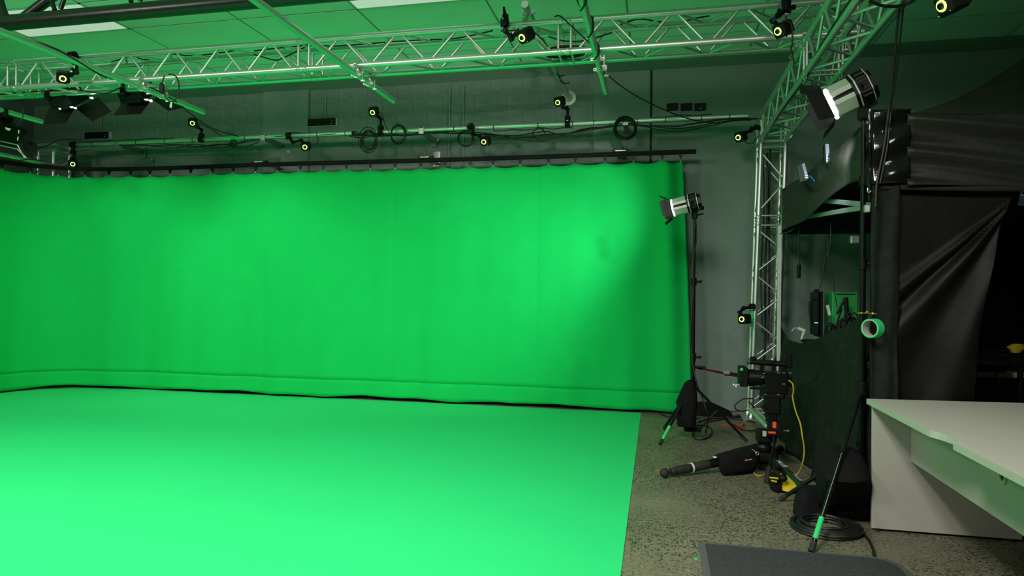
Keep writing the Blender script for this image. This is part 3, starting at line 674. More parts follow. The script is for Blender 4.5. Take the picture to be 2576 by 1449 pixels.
# ================================================================== LED fixtures on stands
def fixture(t, back, front, r):
    back, front = V(back), V(front); ax = (front-back).normalized(); L = (front-back).length; F = frame(ax)
    oct_ = lambda rr: [(rr*math.cos(a), rr*math.sin(a)) for a in [PI/8+PI/4*i for i in range(8)]]
    def pr(d0, d1, rr, m_=None, sq=1):
        mb = m_ or MB(); mb.prism([back+ax*d0+F @ V((x*sq, 0, y)) for x, y in oct_(rr)], ax*(d1-d0)); return mb
    hs = part('rear_housing', pr(0, L*.36, r), BLK, t); 
    part('rear_cap', pr(-L*.10, 0, r*.8), BLKM, t)
    vent = MB()
    for k in range(-3, 4):
        if k: vent.box(back+ax*L*.19+F @ V((r*.93, 0, k*r*.2)), (r*.06, L*.22, r*.09), F); vent.box(back+ax*L*.19+F @ V((-r*.93, 0, k*r*.2)), (r*.06, L*.22, r*.09), F); vent.box(back+ax*L*.19+F @ V((k*r*.1, 0, r*.93)), (r*.05, L*.22, r*.06), F)
    part('vent_slot', vent, RUB, hs)['kind'] = 'stuff'
    part('trim_band', pr(L*.34, L*.375, r*1.03), FINS, t, 'pale trim band'); part('trim_band', pr(L*.02, L*.045, r*1.02), FINS, t, 'pale trim band')
    part('collar', pr(L*.375, L*.45, r*.99), BLKM, t)
    for sg in (1, -1):                                      # two finned silver shells with a dark slot between
        sh = MB(); pts = [(x, y) for x, y in oct_(r*.93) if y*sg > .2*r]; pts = sorted(pts, key=lambda q: q[0])
        P = [(-r*.93, sg*r*.14)] + [p for p in pts if p[0] < 0] + [p for p in pts if p[0] > 0] + [(r*.93, sg*r*.14)]
        P = [(-r*.86, sg*r*.12), (-r*.86, sg*r*.36)] + [(x, y) for x, y in pts if abs(y) > r*.5] + [(r*.86, sg*r*.36), (r*.86, sg*r*.12)]
        sh.prism([back+ax*L*.45+F @ V((x, 0, y)) for x, y in P], ax*L*.53)
        s_ = part('finned_shell', sh, FINS, t, 'silver finned half shell'); fn = MB()
        for k in range(7):
            for sx in (-1, 1): fn.box(back+ax*L*.71+F @ V((sx*r*.865, 0, sg*r*(.14+k*.033))), (r*.03, L*.52, r*.012), F)
        part('fin', fn, FINS, s_)['kind'] = 'stuff'
    part('core', pr(L*.45, L*.97, r*.72), BLK, t)
    part('slot_plate', MB().box(back+ax*L*.6+F @ V((r*.76, 0, 0)), (r*.06, L*.14, r*.13), F).box(back+ax*L*.82+F @ V((r*.76, 0, 0)), (r*.06, L*.12, r*.13), F), FINS, t)
    part('lamp_lens', MB().lathe(back, ax, [(L*.97, r*.9), (L*1.02, r*.9), (L*1.04, r*.7), (L*1.05, r*.3), (L*1.05, 0)], 24), GLOW, t, 'bright white lens')
    d = front + ax*.025
    for k, (vx, vz, op) in enumerate(((1, 0, .15), (-1, 0, .35), (0, 1, .5), (0, -1, .45))):
        e = F @ V((vx, 0, vz)); s2 = F @ V((vz, 0, -vx)); wd = r*.95; tip = d + e*r*(1.0+op) + ax*r*.8
        part('barn_door', MB().prism([d+e*r+s2*wd, d+e*r-s2*wd, tip-s2*wd*.85, tip+s2*wd*.85], e*.003+ax*.001), FLAP, t)
    return ax, F
# tall stand by the tent
hub = V((1.205, 4.34, 0))
st = thing('light_stand', 'tall black light stand in front of the tent corner with a sandbag on its legs', 'light stand', (hub.x, hub.y, 0))
part('pole', MB().tube((hub.x, hub.y, .18), (hub.x, hub.y, 1.5), .018, n=14).tube((hub.x, hub.y, 1.5), (hub.x, hub.y, 2.0), .0155, n=14).tube((hub.x, hub.y, 2.0), (hub.x, hub.y, 2.40), .013, n=14), BLKM, st)
for z in (1.5, 2.0): 
    cdd = part('collar', MB().tube((hub.x, hub.y, z-.03), (hub.x, hub.y, z+.03), .025, n=12), BLK, st); part('knob', MB().tube((hub.x+.02, hub.y, z), (hub.x+.06, hub.y-.01, z), .012, .016, n=8), BLK, cdd)
part('hub', MB().tube((hub.x, hub.y, .72), (hub.x, hub.y, .80), .035, n=12), BLK, st)
fa = atz(2041, 1386, .012); fb = atz(1964, 1256, .012); fc = V((1.62, 4.62, .012))
for f_ in (fa, fb, fc):
    hz = .41 if f_ is fb else .75; l_ = part('leg', MB().tube((hub.x, hub.y, hz), f_, .013, n=10), BLKM, st); d_ = (V((hub.x, hub.y, hz))-f_).normalized()
    part('rubber_foot', MB().tube(f_-d_*.004, f_+d_*.05, .0155, n=10), RUB, l_)
    part('stay', MB().tube((hub.x, hub.y, .2), f_+d_*.42, .006, n=6), BLKM, st)
    if f_ is fb: part('tape_band', MB().tube(f_+d_*.33, f_+d_*.345, .0148, n=10).box(f_+d_*.337+V((0, -.012, .012)), (.03, .006, .01)), OTAPE, l_, 'orange tape')
    if f_ is fa: part('tape_band', MB().tube(f_+d_*.07, f_+d_*.20, .0142, n=12), GTAPE, l_, 'green tape'); part('reflective_edge', MB().tube(f_+d_*.03+V((-.004, -.012, .004)), f_+d_*.62+V((-.004, -.012, .004)), .0022, n=6), ALU, l_)
fx = thing('spot_fixture', 'large silver and black LED spotlight on the tall stand by the tent', 'studio light', (1.15, 4.36, 2.5))
B1, F1 = aty(2187, 215, 4.36), aty(2090, 262, 4.40)
ax, F = fixture(fx, B1, F1, .112)
mid = B1.lerp(F1, .25)
part('yoke', MB().tube(mid+F @ V((.115, 0, 0)), mid+V((.06, 0, -.16)), .011, n=8).tube(mid-F @ V((.115, 0, 0)), mid+V((.06, 0, -.16)), .011, n=8).cbox((hub.x, hub.y, 2.40), (.06, .06, .08), .012).tube((hub.x, hub.y, 2.40), mid+V((.06, 0, -.16)), .016, n=8), BLK, fx)
part('tilt_handle', MB().tube((hub.x, hub.y, 2.42), aty(2207, 257, 4.3), .008, n=8), BLK, fx)
def prow(y, xl, xr, yd, dep): a, b = aty(xl, y, yd), aty(xr, y, yd); return ((a+b)/2, (b-a)/2, V((0, dep, 0)))
solo('sandbag', MB().loft([prow(1124, 2095, 2140, 4.2, .04), prow(1132, 2080, 2155, 4.18, .10), prow(1155, 2068, 2168, 4.15, .15), prow(1190, 2060, 2176, 4.12, .19), prow(1222, 2056, 2180, 4.18, .18), prow(1250, 2050, 2182, 4.24, .16), prow(1268, 2050, 2180, 4.30, .12), prow(1276, 2062, 2176, 4.32, .08)], 30, .03, 3), FAB, 'black sandbag draped over the legs of the tall stand', 'sandbag')
solo('bag_flap', MB().loft([(V((.93, 4.30, .16)), V((.07, .02, 0)), V((0, .05, 0))), (V((.91, 4.27, .10)), V((.09, .02, 0)), V((0, .07, 0))), (V((.90, 4.25, .02)), V((.10, .03, 0)), V((0, .08, 0)))], 18, .04, 8), FAB, 'black fabric bag end lying on the floor left of the sandbag', 'bag')
# shorter stand by the curtain
hx, hy = .332, 6.25
st = thing('light_stand', 'black light stand right of the green curtain with a draped cloth', 'light stand', (hx, hy, 0))
part('pole', MB().tube((hx, hy, .1), (hx, hy, .72), .019, n=14).tube((hx, hy, .72), (hx, hy, 1.4), .0165, n=14).tube((hx, hy, 1.4), (hx+.004, hy, 2.01), .013, n=14), BLKM, st)
for z in (.74, 1.42):
    k = part('collar', MB().tube((hx, hy, z-.035), (hx, hy, z+.035), .026, n=12), BLK, st); part('knob', MB().tube((hx+.02, hy-.01, z), (hx+.07, hy-.02, z), .009, .014, n=8), BLK, k)
part('hub', MB().cbox((hx, hy, .085), (.15, .07, .035), .006).tube((hx, hy, .46), (hx, hy, .52), .034, n=12), BLK, st)
f1, f2, f3 = atz(1660, 1117, .012), atz(1878, 1109, .012), atz(1671, 1077, .012)
for f_ in (f1, f2, f3):
    d_ = (V((hx, hy, .49))-f_).normalized(); l_ = part('leg', MB().tube((hx, hy, .49), f_, .0125, n=10), BLKM, st); part('rubber_foot', MB().tube(f_-d_*.004, f_+d_*.05, .015, n=10), RUB, l_)
    for o_ in (-.012, .012): part('stay', MB().tube((hx+(f_-V((hx, hy, 0))).normalized().x*.06, hy+o_, .085), f_+d_*.36+V((0, o_, 0)), .006, n=6), BLKM, st)
    if f_ is f1: part('tape_band', MB().tube(f_+d_*.05, f_+d_*.19, .0138, n=10), GTAPE, l_, 'green tape')
fx = thing('spot_fixture', 'silver and black LED spotlight on the stand beside the curtain', 'studio light', (.3, 6.25, 2.1))
B2, F2 = aty(1757, 507, 6.24), aty(1693, 523, 6.27)
ax, F = fixture(fx, B2, F2, .088)
mid = B2.lerp(F2, .22)
part('yoke', MB().tube(mid+F @ V((.1, 0, 0)), mid+V((0, 0, -.13)), .010, n=8).tube(mid-F @ V((.1, 0, 0)), mid+V((0, 0, -.13)), .010, n=8).cbox((hx+.004, hy, 2.02), (.05, .05, .07), .01), BLK, fx)
part('tilt_handle', MB().tube((hx, hy, 2.02), aty(1769, 538, 6.2), .007, n=8), BLK, fx); part('rear_knob', MB().ball(aty(1765, 523, 6.2), .022), BLK, fx)
solo('draped_jacket', MB().loft([prow(956, 1731, 1742, 6.2, .02), prow(963, 1722, 1746, 6.2, .06), prow(985, 1712, 1753, 6.2, .085), prow(1010, 1701, 1755, 6.2, .09), prow(1020, 1703, 1754, 6.2, .095), prow(1045, 1704, 1752, 6.2, .10), prow(1066, 1702, 1752, 6.2, .10), prow(1070, 1704, 1751, 6.2, .09)], 26, .025, 5), FAB, 'black cloth bag draped over the lower part of the curtain side stand', 'cloth bag')
sp = thing('grip_strap', 'red strap stretched from the curtain side stand to the truss column', 'strap', aty(1800, 934, 6.6))
q0, q1, q2 = aty(1742, 921, 6.25), aty(1822, 939, 6.7), aty(1858, 944, 7.2)
part('handle', MB().tube(aty(1744, 922, 6.22), aty(1775, 924, 6.2), .012, n=8).tube(aty(1740, 921, 6.22), aty(1766, 928, 6.25), .010, n=8), BLK, sp)
part('webbing', MB().prism([q0+V((0, 0, -.012)), q1+V((0, 0, -.012)), q1+V((0, 0, .010)), q0+V((0, 0, .002))], (0, .003, 0)).prism([q1+V((0, 0, -.02)), q2+V((0, 0, -.02)), q2+V((0, 0, .02)), q1+V((0, 0, .02))], (0, .004, 0)), RED, sp)
part('buckle', MB().cbox((q1+V((.02, -.01, .01))), (.07, .02, .04), .006), STEEL, sp)

# ================================================================== tent
TX, TY0, TY1, EZ, VZ, TX1 = 1.227, 4.25, 7.12, 2.37, 1.945, 4.2
PK = V((2.7, 5.7, 3.12))
tn = thing('tent', 'black canopy tent with peaked roof and side sheets at the right', 'tent', (2.7, 5.7, 0))
for x, y in ((TX+.03, TY0+.03), (TX1, TY0+.03), (TX1, TY1-.03)): part('leg', MB().cbox((x, y, EZ/2), (.045, .045, EZ), .006), BLKM, tn)
part('leg', MB().cbox((1.20, 7.07, 1.0), (.036, .036, 2.0), .005), WHT, tn, 'pale painted tent leg')
def roof(a, b):
    a, b = V(a), V(b)
    def fn(u, v):
        p = a.lerp(b, u); q = p.lerp(PK, v); z = p.z + (PK.z-p.z)*(v**1.5) - .05*math.sin(PI*u)*(1-v) + .012*math.sin(u*31+v*4)*(1-v)*v*3
        return V((q.x, q.y, z))
    return MB().grid(fn, 40, 24)
for a, b in (((TX, TY0, EZ), (TX1, TY0, EZ)), ((TX, TY1, EZ), (TX, TY0, EZ)), ((TX1, TY1, EZ), (TX, TY1, EZ)), ((TX1, TY0, EZ), (TX1, TY1, EZ))): part('roof_panel', roof(a, b), TENTLIT, tn, thick=.003, sharp=80)
def wr(u, v, k): return .022*math.sin(9*v+u*3.2+k)*math.exp(-u*1.2) + .013*math.sin(v*17-u*6+k)*math.exp(-u*2) + .008*math.sin(u*11+v*5)
part('front_valance', MB().grid(lambda u, v: V((TX+.17+u*2.75, TY0-.012-wr(u, v*1.6-u, 0)-.01*math.sin(PI*v), EZ-(EZ-VZ)*v-.04*math.sin(PI*u)+.008*math.sin(u*20)*v)), 70, 22), TENT, tn, thick=.003, sharp=80)
part('valance_hem', MB().grid(lambda u, v: V((TX+u*2.9, TY0-.022, VZ+.016-.03*v-.04*math.sin(PI*u))), 50, 3), TENT, tn, thick=.004)
part('corner_sheet', MB().grid(lambda u, v: V((TX-.012+.20*u, TY0-.03-.012*math.sin(14*v+3*u)*(.3+u)-.02*math.sin(PI*u), EZ+.015-(EZ-VZ)*v)), 16, 40), TENTG, tn, 'glossy black corner sheet', thick=.004, sharp=80)
part('corner_side_sheet', MB().grid(lambda u, v: V((TX-.014+.008*math.sin(11*v+5*u), TY0-.03+.16*u, EZ+.015-(EZ-VZ+.06)*v)), 10, 40), TENTG, tn, 'glossy black corner sheet', thick=.004, sharp=80)
part('corner_edge', MB().path([V((TX-.03, TY0-.05, EZ+.02)), V((TX-.03+.006*math.sin(3), TY0-.055, 2.2)), V((TX-.025, TY0-.05, 2.05)), V((TX-.028, TY0-.05, 1.86))], .007, 6, 4).tube((TX-.02, TY0-.05, EZ+.012), (TX+.19, TY0-.055, EZ+.008), .006, n=8), TENTG, tn)
part('left_valance', MB().grid(lambda u, v: V((TX-.004-.05*math.sin(PI*u)*v*.5+.018*math.sin(13*u+6*v)*(1-u)**.5, TY0+.1+u*(TY1-TY0-.12), EZ-.015-(EZ-VZ-.02)*v*(1-.25*math.exp(-((u-.16)/.22)**2))-.02*math.sin(PI*u))), 60, 18), TENTLIT, tn, thick=.003, sharp=80)
part('rear_valance', MB().grid(lambda u, v: V((TX+u*2.9, TY1-.01+.015*math.sin(u*17), EZ-(EZ-VZ+.03)*v)), 40, 8), TENT, tn, thick=.003, sharp=80)
part('rear_sheet', MB().grid(lambda u, v: V((2.22+u*1.96, TY1-.03+.02*math.sin(u*19), 1.96-1.94*v)), 40, 6), TENT2, tn, thick=.003, sharp=80)
part('added_shade_sheet', MB().grid(lambda u, v: V((TX1-.03+.02*math.sin(u*17), TY0+.05+u*(TY1-TY0-.1), 1.98-1.96*v)), 40, 6), TENT2, tn, thick=.003, sharp=80)  # unseen side sheet added to block light reaching the back wall
lg = MB()
for k, (x, y, h) in enumerate(((1968, 521, 8), (1969, 532, 7), (1971, 543, 5))): lg.prism([atx(x-2, y+h*.6, TX-.03), atx(x+3, y-h*.2, TX-.03), atx(x+4, y-h*.8, TX-.03), atx(x-1, y+h*.1, TX-.03)], (-.002, 0, 0))
part('printed_mark', lg, mat('printed_green', (.03, .16, .10), .6), tn, 'pale green slanted print')
# front side sheet: gathered to a tie at the right, folds run to the tie
tie = aty(2569, 492, TY0+.02)
def sheet(u, v):
    xl, xr_top = TX+.02, tie.x
    z = VZ+.05-(VZ+.03)*v
    xr = (tie.x - .02) - .36*max(0, v-.05)**.7 if v < .45 else (tie.x-.02) - .36*(.4**.7) - .06*(v-.45)
    x = xl+(xr-xl)*u
    q = V((x, 0, z)); d = V((tie.x-x, 0, tie.z-z)); ang = math.atan2(d.z, d.x); rr = d.length
    k_ = min(1, rr/.35); f = k_*(.030*math.exp(-((ang-.72)/.045)**2) - .030*math.exp(-((ang-.80)/.05)**2) + .026*math.exp(-((ang-.90)/.07)**2) - .02*math.exp(-((ang-1.05)/.09)**2) + .03*math.exp(-((ang-1.27)/.08)**2)) + .010*math.sin(x*19+1.5*v)*v + .005*math.sin(x*9+z*11)
    return V((x, TY0+.035-f, z))
part('front_sheet', MB().grid(sheet, 120, 110), TENT2, tn, thick=.002, sharp=120)
part('tie_ring', MB().ring(tie+V((0, -.03, .01)), (.3, 1, 0), [(0, .012), (.004, .016), (.008, .012), (.004, .009)], 14), STEEL, tn)
p0, p1, p2 = V((1.24, 4.515, 1.848)), V((1.24, 5.42, 2.025)), V((1.24, 6.53, 2.008)); p0 = V((1.262, 4.30, 1.845))
for a, b in ((p0, p1), (p0, p2)): part('roof_strut', MB().cbox((a+b)/2, (.014, (b-a).length, .034), .003, frame(b-a)), STRUT, tn, 'pale grey flat roof strut')
part('strut_bracket', MB().cbox(aty(2181, 525, 4.24), (.03, .03, .045), .004).cbox(aty(2150, 603, 4.6), (.05, .04, .05), .006), STEEL, tn)
part('strut_joint', MB().cbox(p1+V((0, 0, 0)), (.04, .1, .03), .006), BLKM, tn)
part('zip_hook', MB().path([aty(2183, 473, 4.18), aty(2183, 482, 4.18), aty(2187, 484, 4.18), aty(2191, 480, 4.18)], .004, 6, 4), STEEL, tn)
part('leg_sleeve', MB().grid(lambda u, v: V((TX-.01+.15*u, TY0-.02-.012*math.sin(u*9+v*5)-.01*math.sin(v*23), VZ+.01-(VZ-.02)*v)), 14, 60), DRAPE, tn, thick=.003, sharp=80)

# side cloth hanging low between the column and the tent leg
TOPY = [(7.26, 1.03), (7.05, .93), (6.7, .90), (6.2, .89), (5.7, .95), (5.35, 1.0), (4.85, 1.1), (4.5, 1.2), (4.36, 1.22)]
def lerp_tab(T_, x):
    for (a, b), (c, d) in zip(T_, T_[1:]):
        if (x-a)*(x-c) <= 0: return b+(d-b)*(x-a)/(c-a)
    return T_[-1][1]
def drape(u, v):
    sw = .05*math.sin(v*9-4*(u-.45)**2*6)*math.sin(PI*u)*(1-v)
    y = 7.20-u*2.84; zt = lerp_tab(TOPY, y)
    x = 1.235 - .17*v**1.4*(1-.5*u) + .028*math.sin(u*21+1.2*v)*(.35+.65*v) + .015*math.sin(u*43-2*v)*v - .05*math.sin(PI*v)*math.exp(-((u-.35)/.25)**2) + sw
    return V((x, y, .008+(zt-.008)*(1-v)))
solo('side_cloth', MB().grid(drape, 110, 40), DRAPE, 'dark green black cloth hanging below the open tent side behind the camera', 'cloth', thick=.003, sharp=120)

# things seen through the tent's open side
def y2(px, py, yd): return aty(px, py, yd)
def pbox(px0, px1, py0, py1, yd, dep):                      # box filling this outline at depth yd
    a, b = aty(px0, py1, yd), aty(px1, py0, yd); return MB().cbox(((a.x+b.x)/2, yd+dep/2, (a.z+b.z)/2), (abs(b.x-a.x), dep, abs(b.z-a.z)), .006)
tbx0, tby0 = 1.36, 5.0
tt = thing('equipment_table', 'dark table behind the side cloth carrying cables and cases', 'table', (1.9, 6.1, 0))
part('table_top', MB().cbox((1.95, 6.1, .86), (1.1, 1.9, .03), .006), BLK, tt)
for x in (1.46, 2.44):
    for y in (5.2, 7.0): part('leg', MB().tube((x, y, .0), (x, y, .85), .02, n=8), BLKM, tt)
gc = thing('green_case', 'green painted case standing on the equipment table', 'case', aty(2120, 850, 6.2))
part('case_body', pbox(2093, 2158, 735, 862, 6.2, .28), GBOX, gc); part('lid_seam', pbox(2103, 2152, 739, 741, 6.19, .01), RUB, gc)
part('emblem', MB().ring(aty(2114, 762, 6.192), (0, -1, 0), [(0, .010), (0, .016), (.003, .016), (.003, .010)], 18), mat('emblem_green', (.05, .4, .12), .4), gc)
mo = thing('monitor_pair', 'two dark monitors seen edge on among the cables', 'monitor', aty(2062, 850, 6.3))
part('monitor', pbox(2056, 2061, 735, 845, 6.3, .3), BLK, mo); part('monitor', pbox(2066, 2071, 733, 850, 6.25, .3), BLK, mo); part('stand', MB().path([aty(2041, 815, 6.35), aty(2039, 760, 6.35), aty(2056, 752, 6.35)], .014, 6, 4), BLK, mo)
part('top_webcam', pbox(2049, 2062, 728, 735, 6.3, .05), BLK, mo)
solo('white_tube', MB().prism([aty(x, y, 6.0) for x, y in ((2079, 768), (2085, 767), (2091, 792), (2085, 794))], (0, .03, 0)), WHT, 'pale white stick shaped device leaning before the green case', 'device')
pa = thing('power_adaptor', 'white power adaptor plugged in at the edge of the side cloth', 'power adaptor', aty(2020, 835, 6.0))
part('body', MB().prism([aty(x, y, 6.0) for x, y in ((2011, 823), (2022, 827), (2020, 834), (2008, 829))], (0, .05, 0)), WHT, pa); part('plug', MB().prism([aty(x, y, 6.0) for x, y in ((2021, 827), (2027, 829), (2023, 840), (2017, 855), (2015, 853), (2019, 838))], (0, .03, 0)), WHT, pa)
part('lead', MB().path([aty(x, y, 6.02) for x, y in ((2010, 827), (2002, 825), (1996, 827), (1992, 834))], .003, 5, 5), WHT, pa)
for k, (x0, y0, r_) in enumerate(((2112, 835, 9), (2135, 820, 10), (2085, 845, 8))):
    m_ = MB(); rn = random.Random(k)
    for j in range(7):
        a = [aty(x0+rn.uniform(-8, 8)+dx*rn.uniform(.8, 1.4), y0+rn.uniform(-6, 6)+dy, 5.9+rn.uniform(-.05, .05)) for dx, dy in ((-12, 30), (-4, 5), (4, -30), (14, -15), (10, 20))]
        m_.path(a, .006, 5, 5)
    solo('cable_tangle', m_, CAB, ['tangle of black cables in front of the green case', 'tangle of black cables right of the green case', 'tangle of black cables beside the monitors'][k], 'cables')
fl = thing('laptop_arm', 'black folding arm standing in front of the green case', 'stand arm', aty(2128, 800, 6.0)); part('arm', MB().tube(aty(2128, 748, 6.0), aty(2131, 805, 6.0), .018, n=8).tube(aty(2127, 750, 6.0), aty(2105, 790, 6.0), .010, n=8).tube(aty(2118, 775, 6.0), aty(2100, 830, 6.0), .008, n=8), BLK, fl)
solo('status_lights', MB().box(aty(2051, 812, 5.9), (.012, .005, .008)).box(aty(2056, 812, 5.9), (.012, .005, .008)), LEDW, 'pair of small cyan indicator lights on the table gear', 'indicator light')
solo('gear_pile', MB().loft([(V((1.62, 6.2, .875)), V((.2, 0, 0)), V((0, .5, 0))), (V((1.63, 6.2, .93)), V((.17, 0, 0)), V((0, .44, 0))), (V((1.65, 6.2, .98)), V((.1, 0, 0)), V((0, .3, 0)))], 24, .08, 2), FAB, 'dark pile of bags on the equipment table', 'bags')
hc = thing('light_pull', 'black cord with a weight hanging inside the tent', 'cord', aty(2010, 690, 6.6)); part('cord', MB().tube(aty(2010, 560, 6.6), aty(2010, 668, 6.6), .006, n=6), CAB, hc); part('weight', MB().tube(aty(2010, 666, 6.6), aty(2009, 700, 6.6), .018, n=8), BLK, hc)
for k, pts in enumerate(([(2090, 560), (2088, 620), (2076, 650), (2068, 700), (2060, 735)], [(2082, 600), (2086, 660), (2094, 700), (2100, 740), (2106, 775)])):
    solo('hanging_cable', MB().path([aty(x, y, 5.6) for x, y in pts], .004, 5, 6), CAB, ['thin black cable hanging to the monitors inside the tent', 'thin black cable hanging to the green case inside the tent'][k], 'cable')
# two small router boxes on goosenecks
def router(label, yd, quad, front, side, goose, leds, m_, cablepts):
    c = aty(*quad[0], yd); t = thing('wireless_router', label, 'router', c, 'small router boxes on flexible arms')
    part('case', MB().prism([aty(x, y, yd) for x, y in quad], (.03 if 0 else 0, .03, 0)), m_, t); part('side_face', MB().prism([aty(x, y, yd-.002) for x, y in side], (0, .028, 0)), ROUT, t)
    part('indicator', MB().ball(aty(*leds, yd-.006), .006, 8, 6), LEDB, t)
    gm = MB()
    for x, y in goose: gm.ball(aty(x, y, yd+.02), .017, 10, 8)
    part('gooseneck', gm, BLKM, t)
    part('port_cluster', MB().box(aty(leds[0]+1, leds[1]+8, yd-.006), (.022, .01, .012)).box(aty(leds[0]+2, leds[1]+13, yd-.006), (.026, .01, .01)), STEEL, t)
    part('network_lead', MB().path([aty(x, y, yd) for x, y in cablepts], .004, 6, 6), BLUEC, t)
router('white router box standing highest on the tent edge', 5.2, [(2072, 366), (2077, 361), (2079, 408), (2074, 408)], None, [(2076, 362), (2085, 362), (2088, 409), (2079, 409)], [(2083, 416), (2086, 424), (2092, 432), (2100, 438), (2107, 442)], (2081, 391), BLK, [(2093, 446), (2098, 453), (2106, 459), (2120, 462)])
router('dark router box leaning lower on the tent edge', 5.7, [(2005, 420), (2018, 414), (2029, 452), (2013, 458)], None, [(2017, 413), (2024, 410), (2034, 448), (2028, 452)], [(2025, 463), (2027, 468), (2032, 473), (2040, 477), (2048, 479)], (2027, 434), mat('router_dark_green', (.01, .04, .015), .5), [(2035, 441), (2043, 448), (2052, 460), (2066, 468)])
solo('teal_cable', MB().path([aty(x, y, 5.9) for x, y in ((2115, 475), (2108, 500), (2095, 525), (2075, 540), (2058, 535), (2055, 528))], .005, 6, 6), TEALC, 'teal network cable looped under the tent edge', 'cable')
solo('teal_cable', MB().path([aty(x, y, 6.6) for x, y in ((2012, 548), (2000, 570), (1985, 583), (1962, 588))], .005, 6, 6), TEALC, 'teal network cable running down to the truss column', 'cable')

# ================================================================== right gap interior
sh = thing('tent_shelf', 'white edged shelf table inside the tent at the right edge', 'table', (3.0, 5.7, 0))
part('shelf_top', MB().cbox((3.0, 5.78, .745), (1.6, .56, .03), .004), DESK, sh); part('edge_band', MB().cbox((3.0, 5.495, .745), (1.6, .01, .036), .002), WHT, sh)
for x in (2.3, 3.7): part('leg', MB().cbox((x, 5.8, .365), (.03, .4, .73), .004), BLKM, sh)
bx = thing('black_gear_box', 'black equipment box on the white edged tent shelf', 'box', aty(2540, 915, 5.65)); part('box_body', MB().cbox((2.75, 5.75, .83), (.5, .3, .14), .01), BLK, bx)
yt = thing('yellow_tool', 'yellow and black hand tool lying on the tent shelf gear', 'tool', aty(2560, 900, 5.65)); part('grip', MB().loft([(V((2.60, 5.62, .90)), V((.03, 0, 0)), V((0, .03, 0))), (V((2.60, 5.62, .935)), V((.06, 0, 0)), V((0, .03, 0))), (V((2.62, 5.62, .965)), V((.03, 0, 0)), V((0, .02, 0)))], 14, .1, 1), YEL, yt); part('nose', MB().tube((2.55, 5.62, .92), (2.45, 5.6, .905), .02, .012, n=8), BLK, yt)
solo('shelf_cable', MB().path([aty(x, y, 5.46) for x, y in ((2560, 925), (2525, 927), (2508, 940), (2502, 965))], .005, 6, 6), CAB, 'black cable falling over the white shelf edge', 'cable')
solo('blue_tag', MB().cbox(aty(2572, 500, 4.4), (.03, .01, .05), .003).cbox(aty(2574, 512, 4.4), (.05, .012, .02), .003), mat('blue_white_tag', (.15, .3, .75), .5), 'small blue and white tag at the right edge by the tied sheet', 'tag')

# tape roll on a hook
tc_ = aty(2188, 826, 4.14); tr = thing('tape_roll', 'green tape roll hanging on the tent corner', 'tape roll', tc_)
axr = V((.77, .64, .02)).normalized(); 
part('tape', MB().ring(tc_, axr, [(0, .0485), (0, .0545), (.052, .0545), (.052, .0485)], 40), GTAPE, tr)
part('core', MB().ring(tc_-axr*.001, axr, [(0, .0445), (0, .0487), (.054, .0487), (.054, .0445)], 40), mat('cardboard_core', (.42, .44, .36), .8), tr, 'pale printed cardboard core')
pm = MB(); R_ = axr.to_track_quat('Z', 'Y').to_matrix()
for k in range(9):
    for row, hh in ((0, .014), (1, .034)):
        if (k+row) % 4 == 3: continue
        a = PI*.62 + k*.16 + row*.25; pm.box(tc_ + axr*hh + R_ @ V((.0442*math.cos(a), .0442*math.sin(a), 0)), (.004, .004, .006))
part('core_print', pm, BLK, tr); part('hook', MB().path([tc_+V((.012, .03, .078)), tc_+V((.012, .02, .05)), tc_+V((.015, .02, .038)), tc_+V((.03, .035, .04))], .006, 6, 5), BLKM, tr)
solo('clip_cluster', MB().ball(tc_+V((-.03, .05, .085)), .008, 8, 6).ball(tc_+V((0, .05, .09)), .009, 8, 6).ball(tc_+V((.03, .05, .083)), .010, 8, 6).tube(tc_+V((-.05, .055, .085)), tc_+V((.05, .055, .083)), .004, n=6), GOLD, 'small brass clips above the tape roll', 'clips')

# ================================================================== camera on low tripod
YC = 5.3
def c2(x, y, yd=YC): return aty(x, y, yd)
SCL = (c2(1950, 950)-c2(1850, 950)).length/100
vc = thing('video_camera', 'black video camera with matte box on the low tripod', 'video camera', c2(1930, 990))
def xbox(mb, x0, x1, y0, y1, yd=YC, dep=.1, ch=.008): a, b = c2(x0, y1, yd), c2(x1, y0, yd); return mb.cbox(((a.x+b.x)/2, yd, (a.z+b.z)/2), (b.x-a.x, dep, b.z-a.z), ch)
part('body', xbox(xbox(MB(), 1922, 1980, 936, 988, YC, .13, .012), 1975, 1990, 946, 972, YC, .09), BLKM, vc)
part('lens', MB().lathe(c2(1925, 950), c2(1880, 950)-c2(1925, 950), [(0, .05), (.03, .05), (.032, .058), (.075, .058), (.077, .064), (.12, .064), (.122, .058), (.15, .06)], 22), BLKM, vc)
mb_ = part('matte_box', xbox(MB(), 1858, 1879, 922, 969, YC, .16, .006), BLK, vc); part('green_reflector', MB().box(c2(1862, 926)+V((0, -.083, 0)), (.02, .004, .02)), GTAPE, mb_)
part('top_handle', MB().tube(c2(1880, 909), c2(1975, 916), .021, n=12).tube(c2(1915, 912), c2(1915, 940), .010, n=8).tube(c2(1945, 915), c2(1942, 940), .010, n=8).tube(c2(1970, 916), c2(1968, 940), .010, n=8), BLK, vc)
part('mic_holder', xbox(MB(), 1888, 1902, 897, 907, YC, .05), BLKM, vc); part('mic_end', MB().tube(c2(1878, 908), c2(1886, 908.5), .025, n=12), mat('grey_foam', (.08, .085, .08), .8), vc)
part('viewfinder', xbox(MB(), 1972, 1992, 892, 925, YC+.03, .06).tube(c2(1978, 918, YC+.03), c2(1972, 935, YC), .012, n=8), BLK, vc)
part('support_rod', MB().tube(c2(1888, 976), c2(1952, 978), .010, n=10).tube(c2(1888, 976, YC+.08), c2(1952, 978, YC+.08), .010, n=10), BLKM, vc)
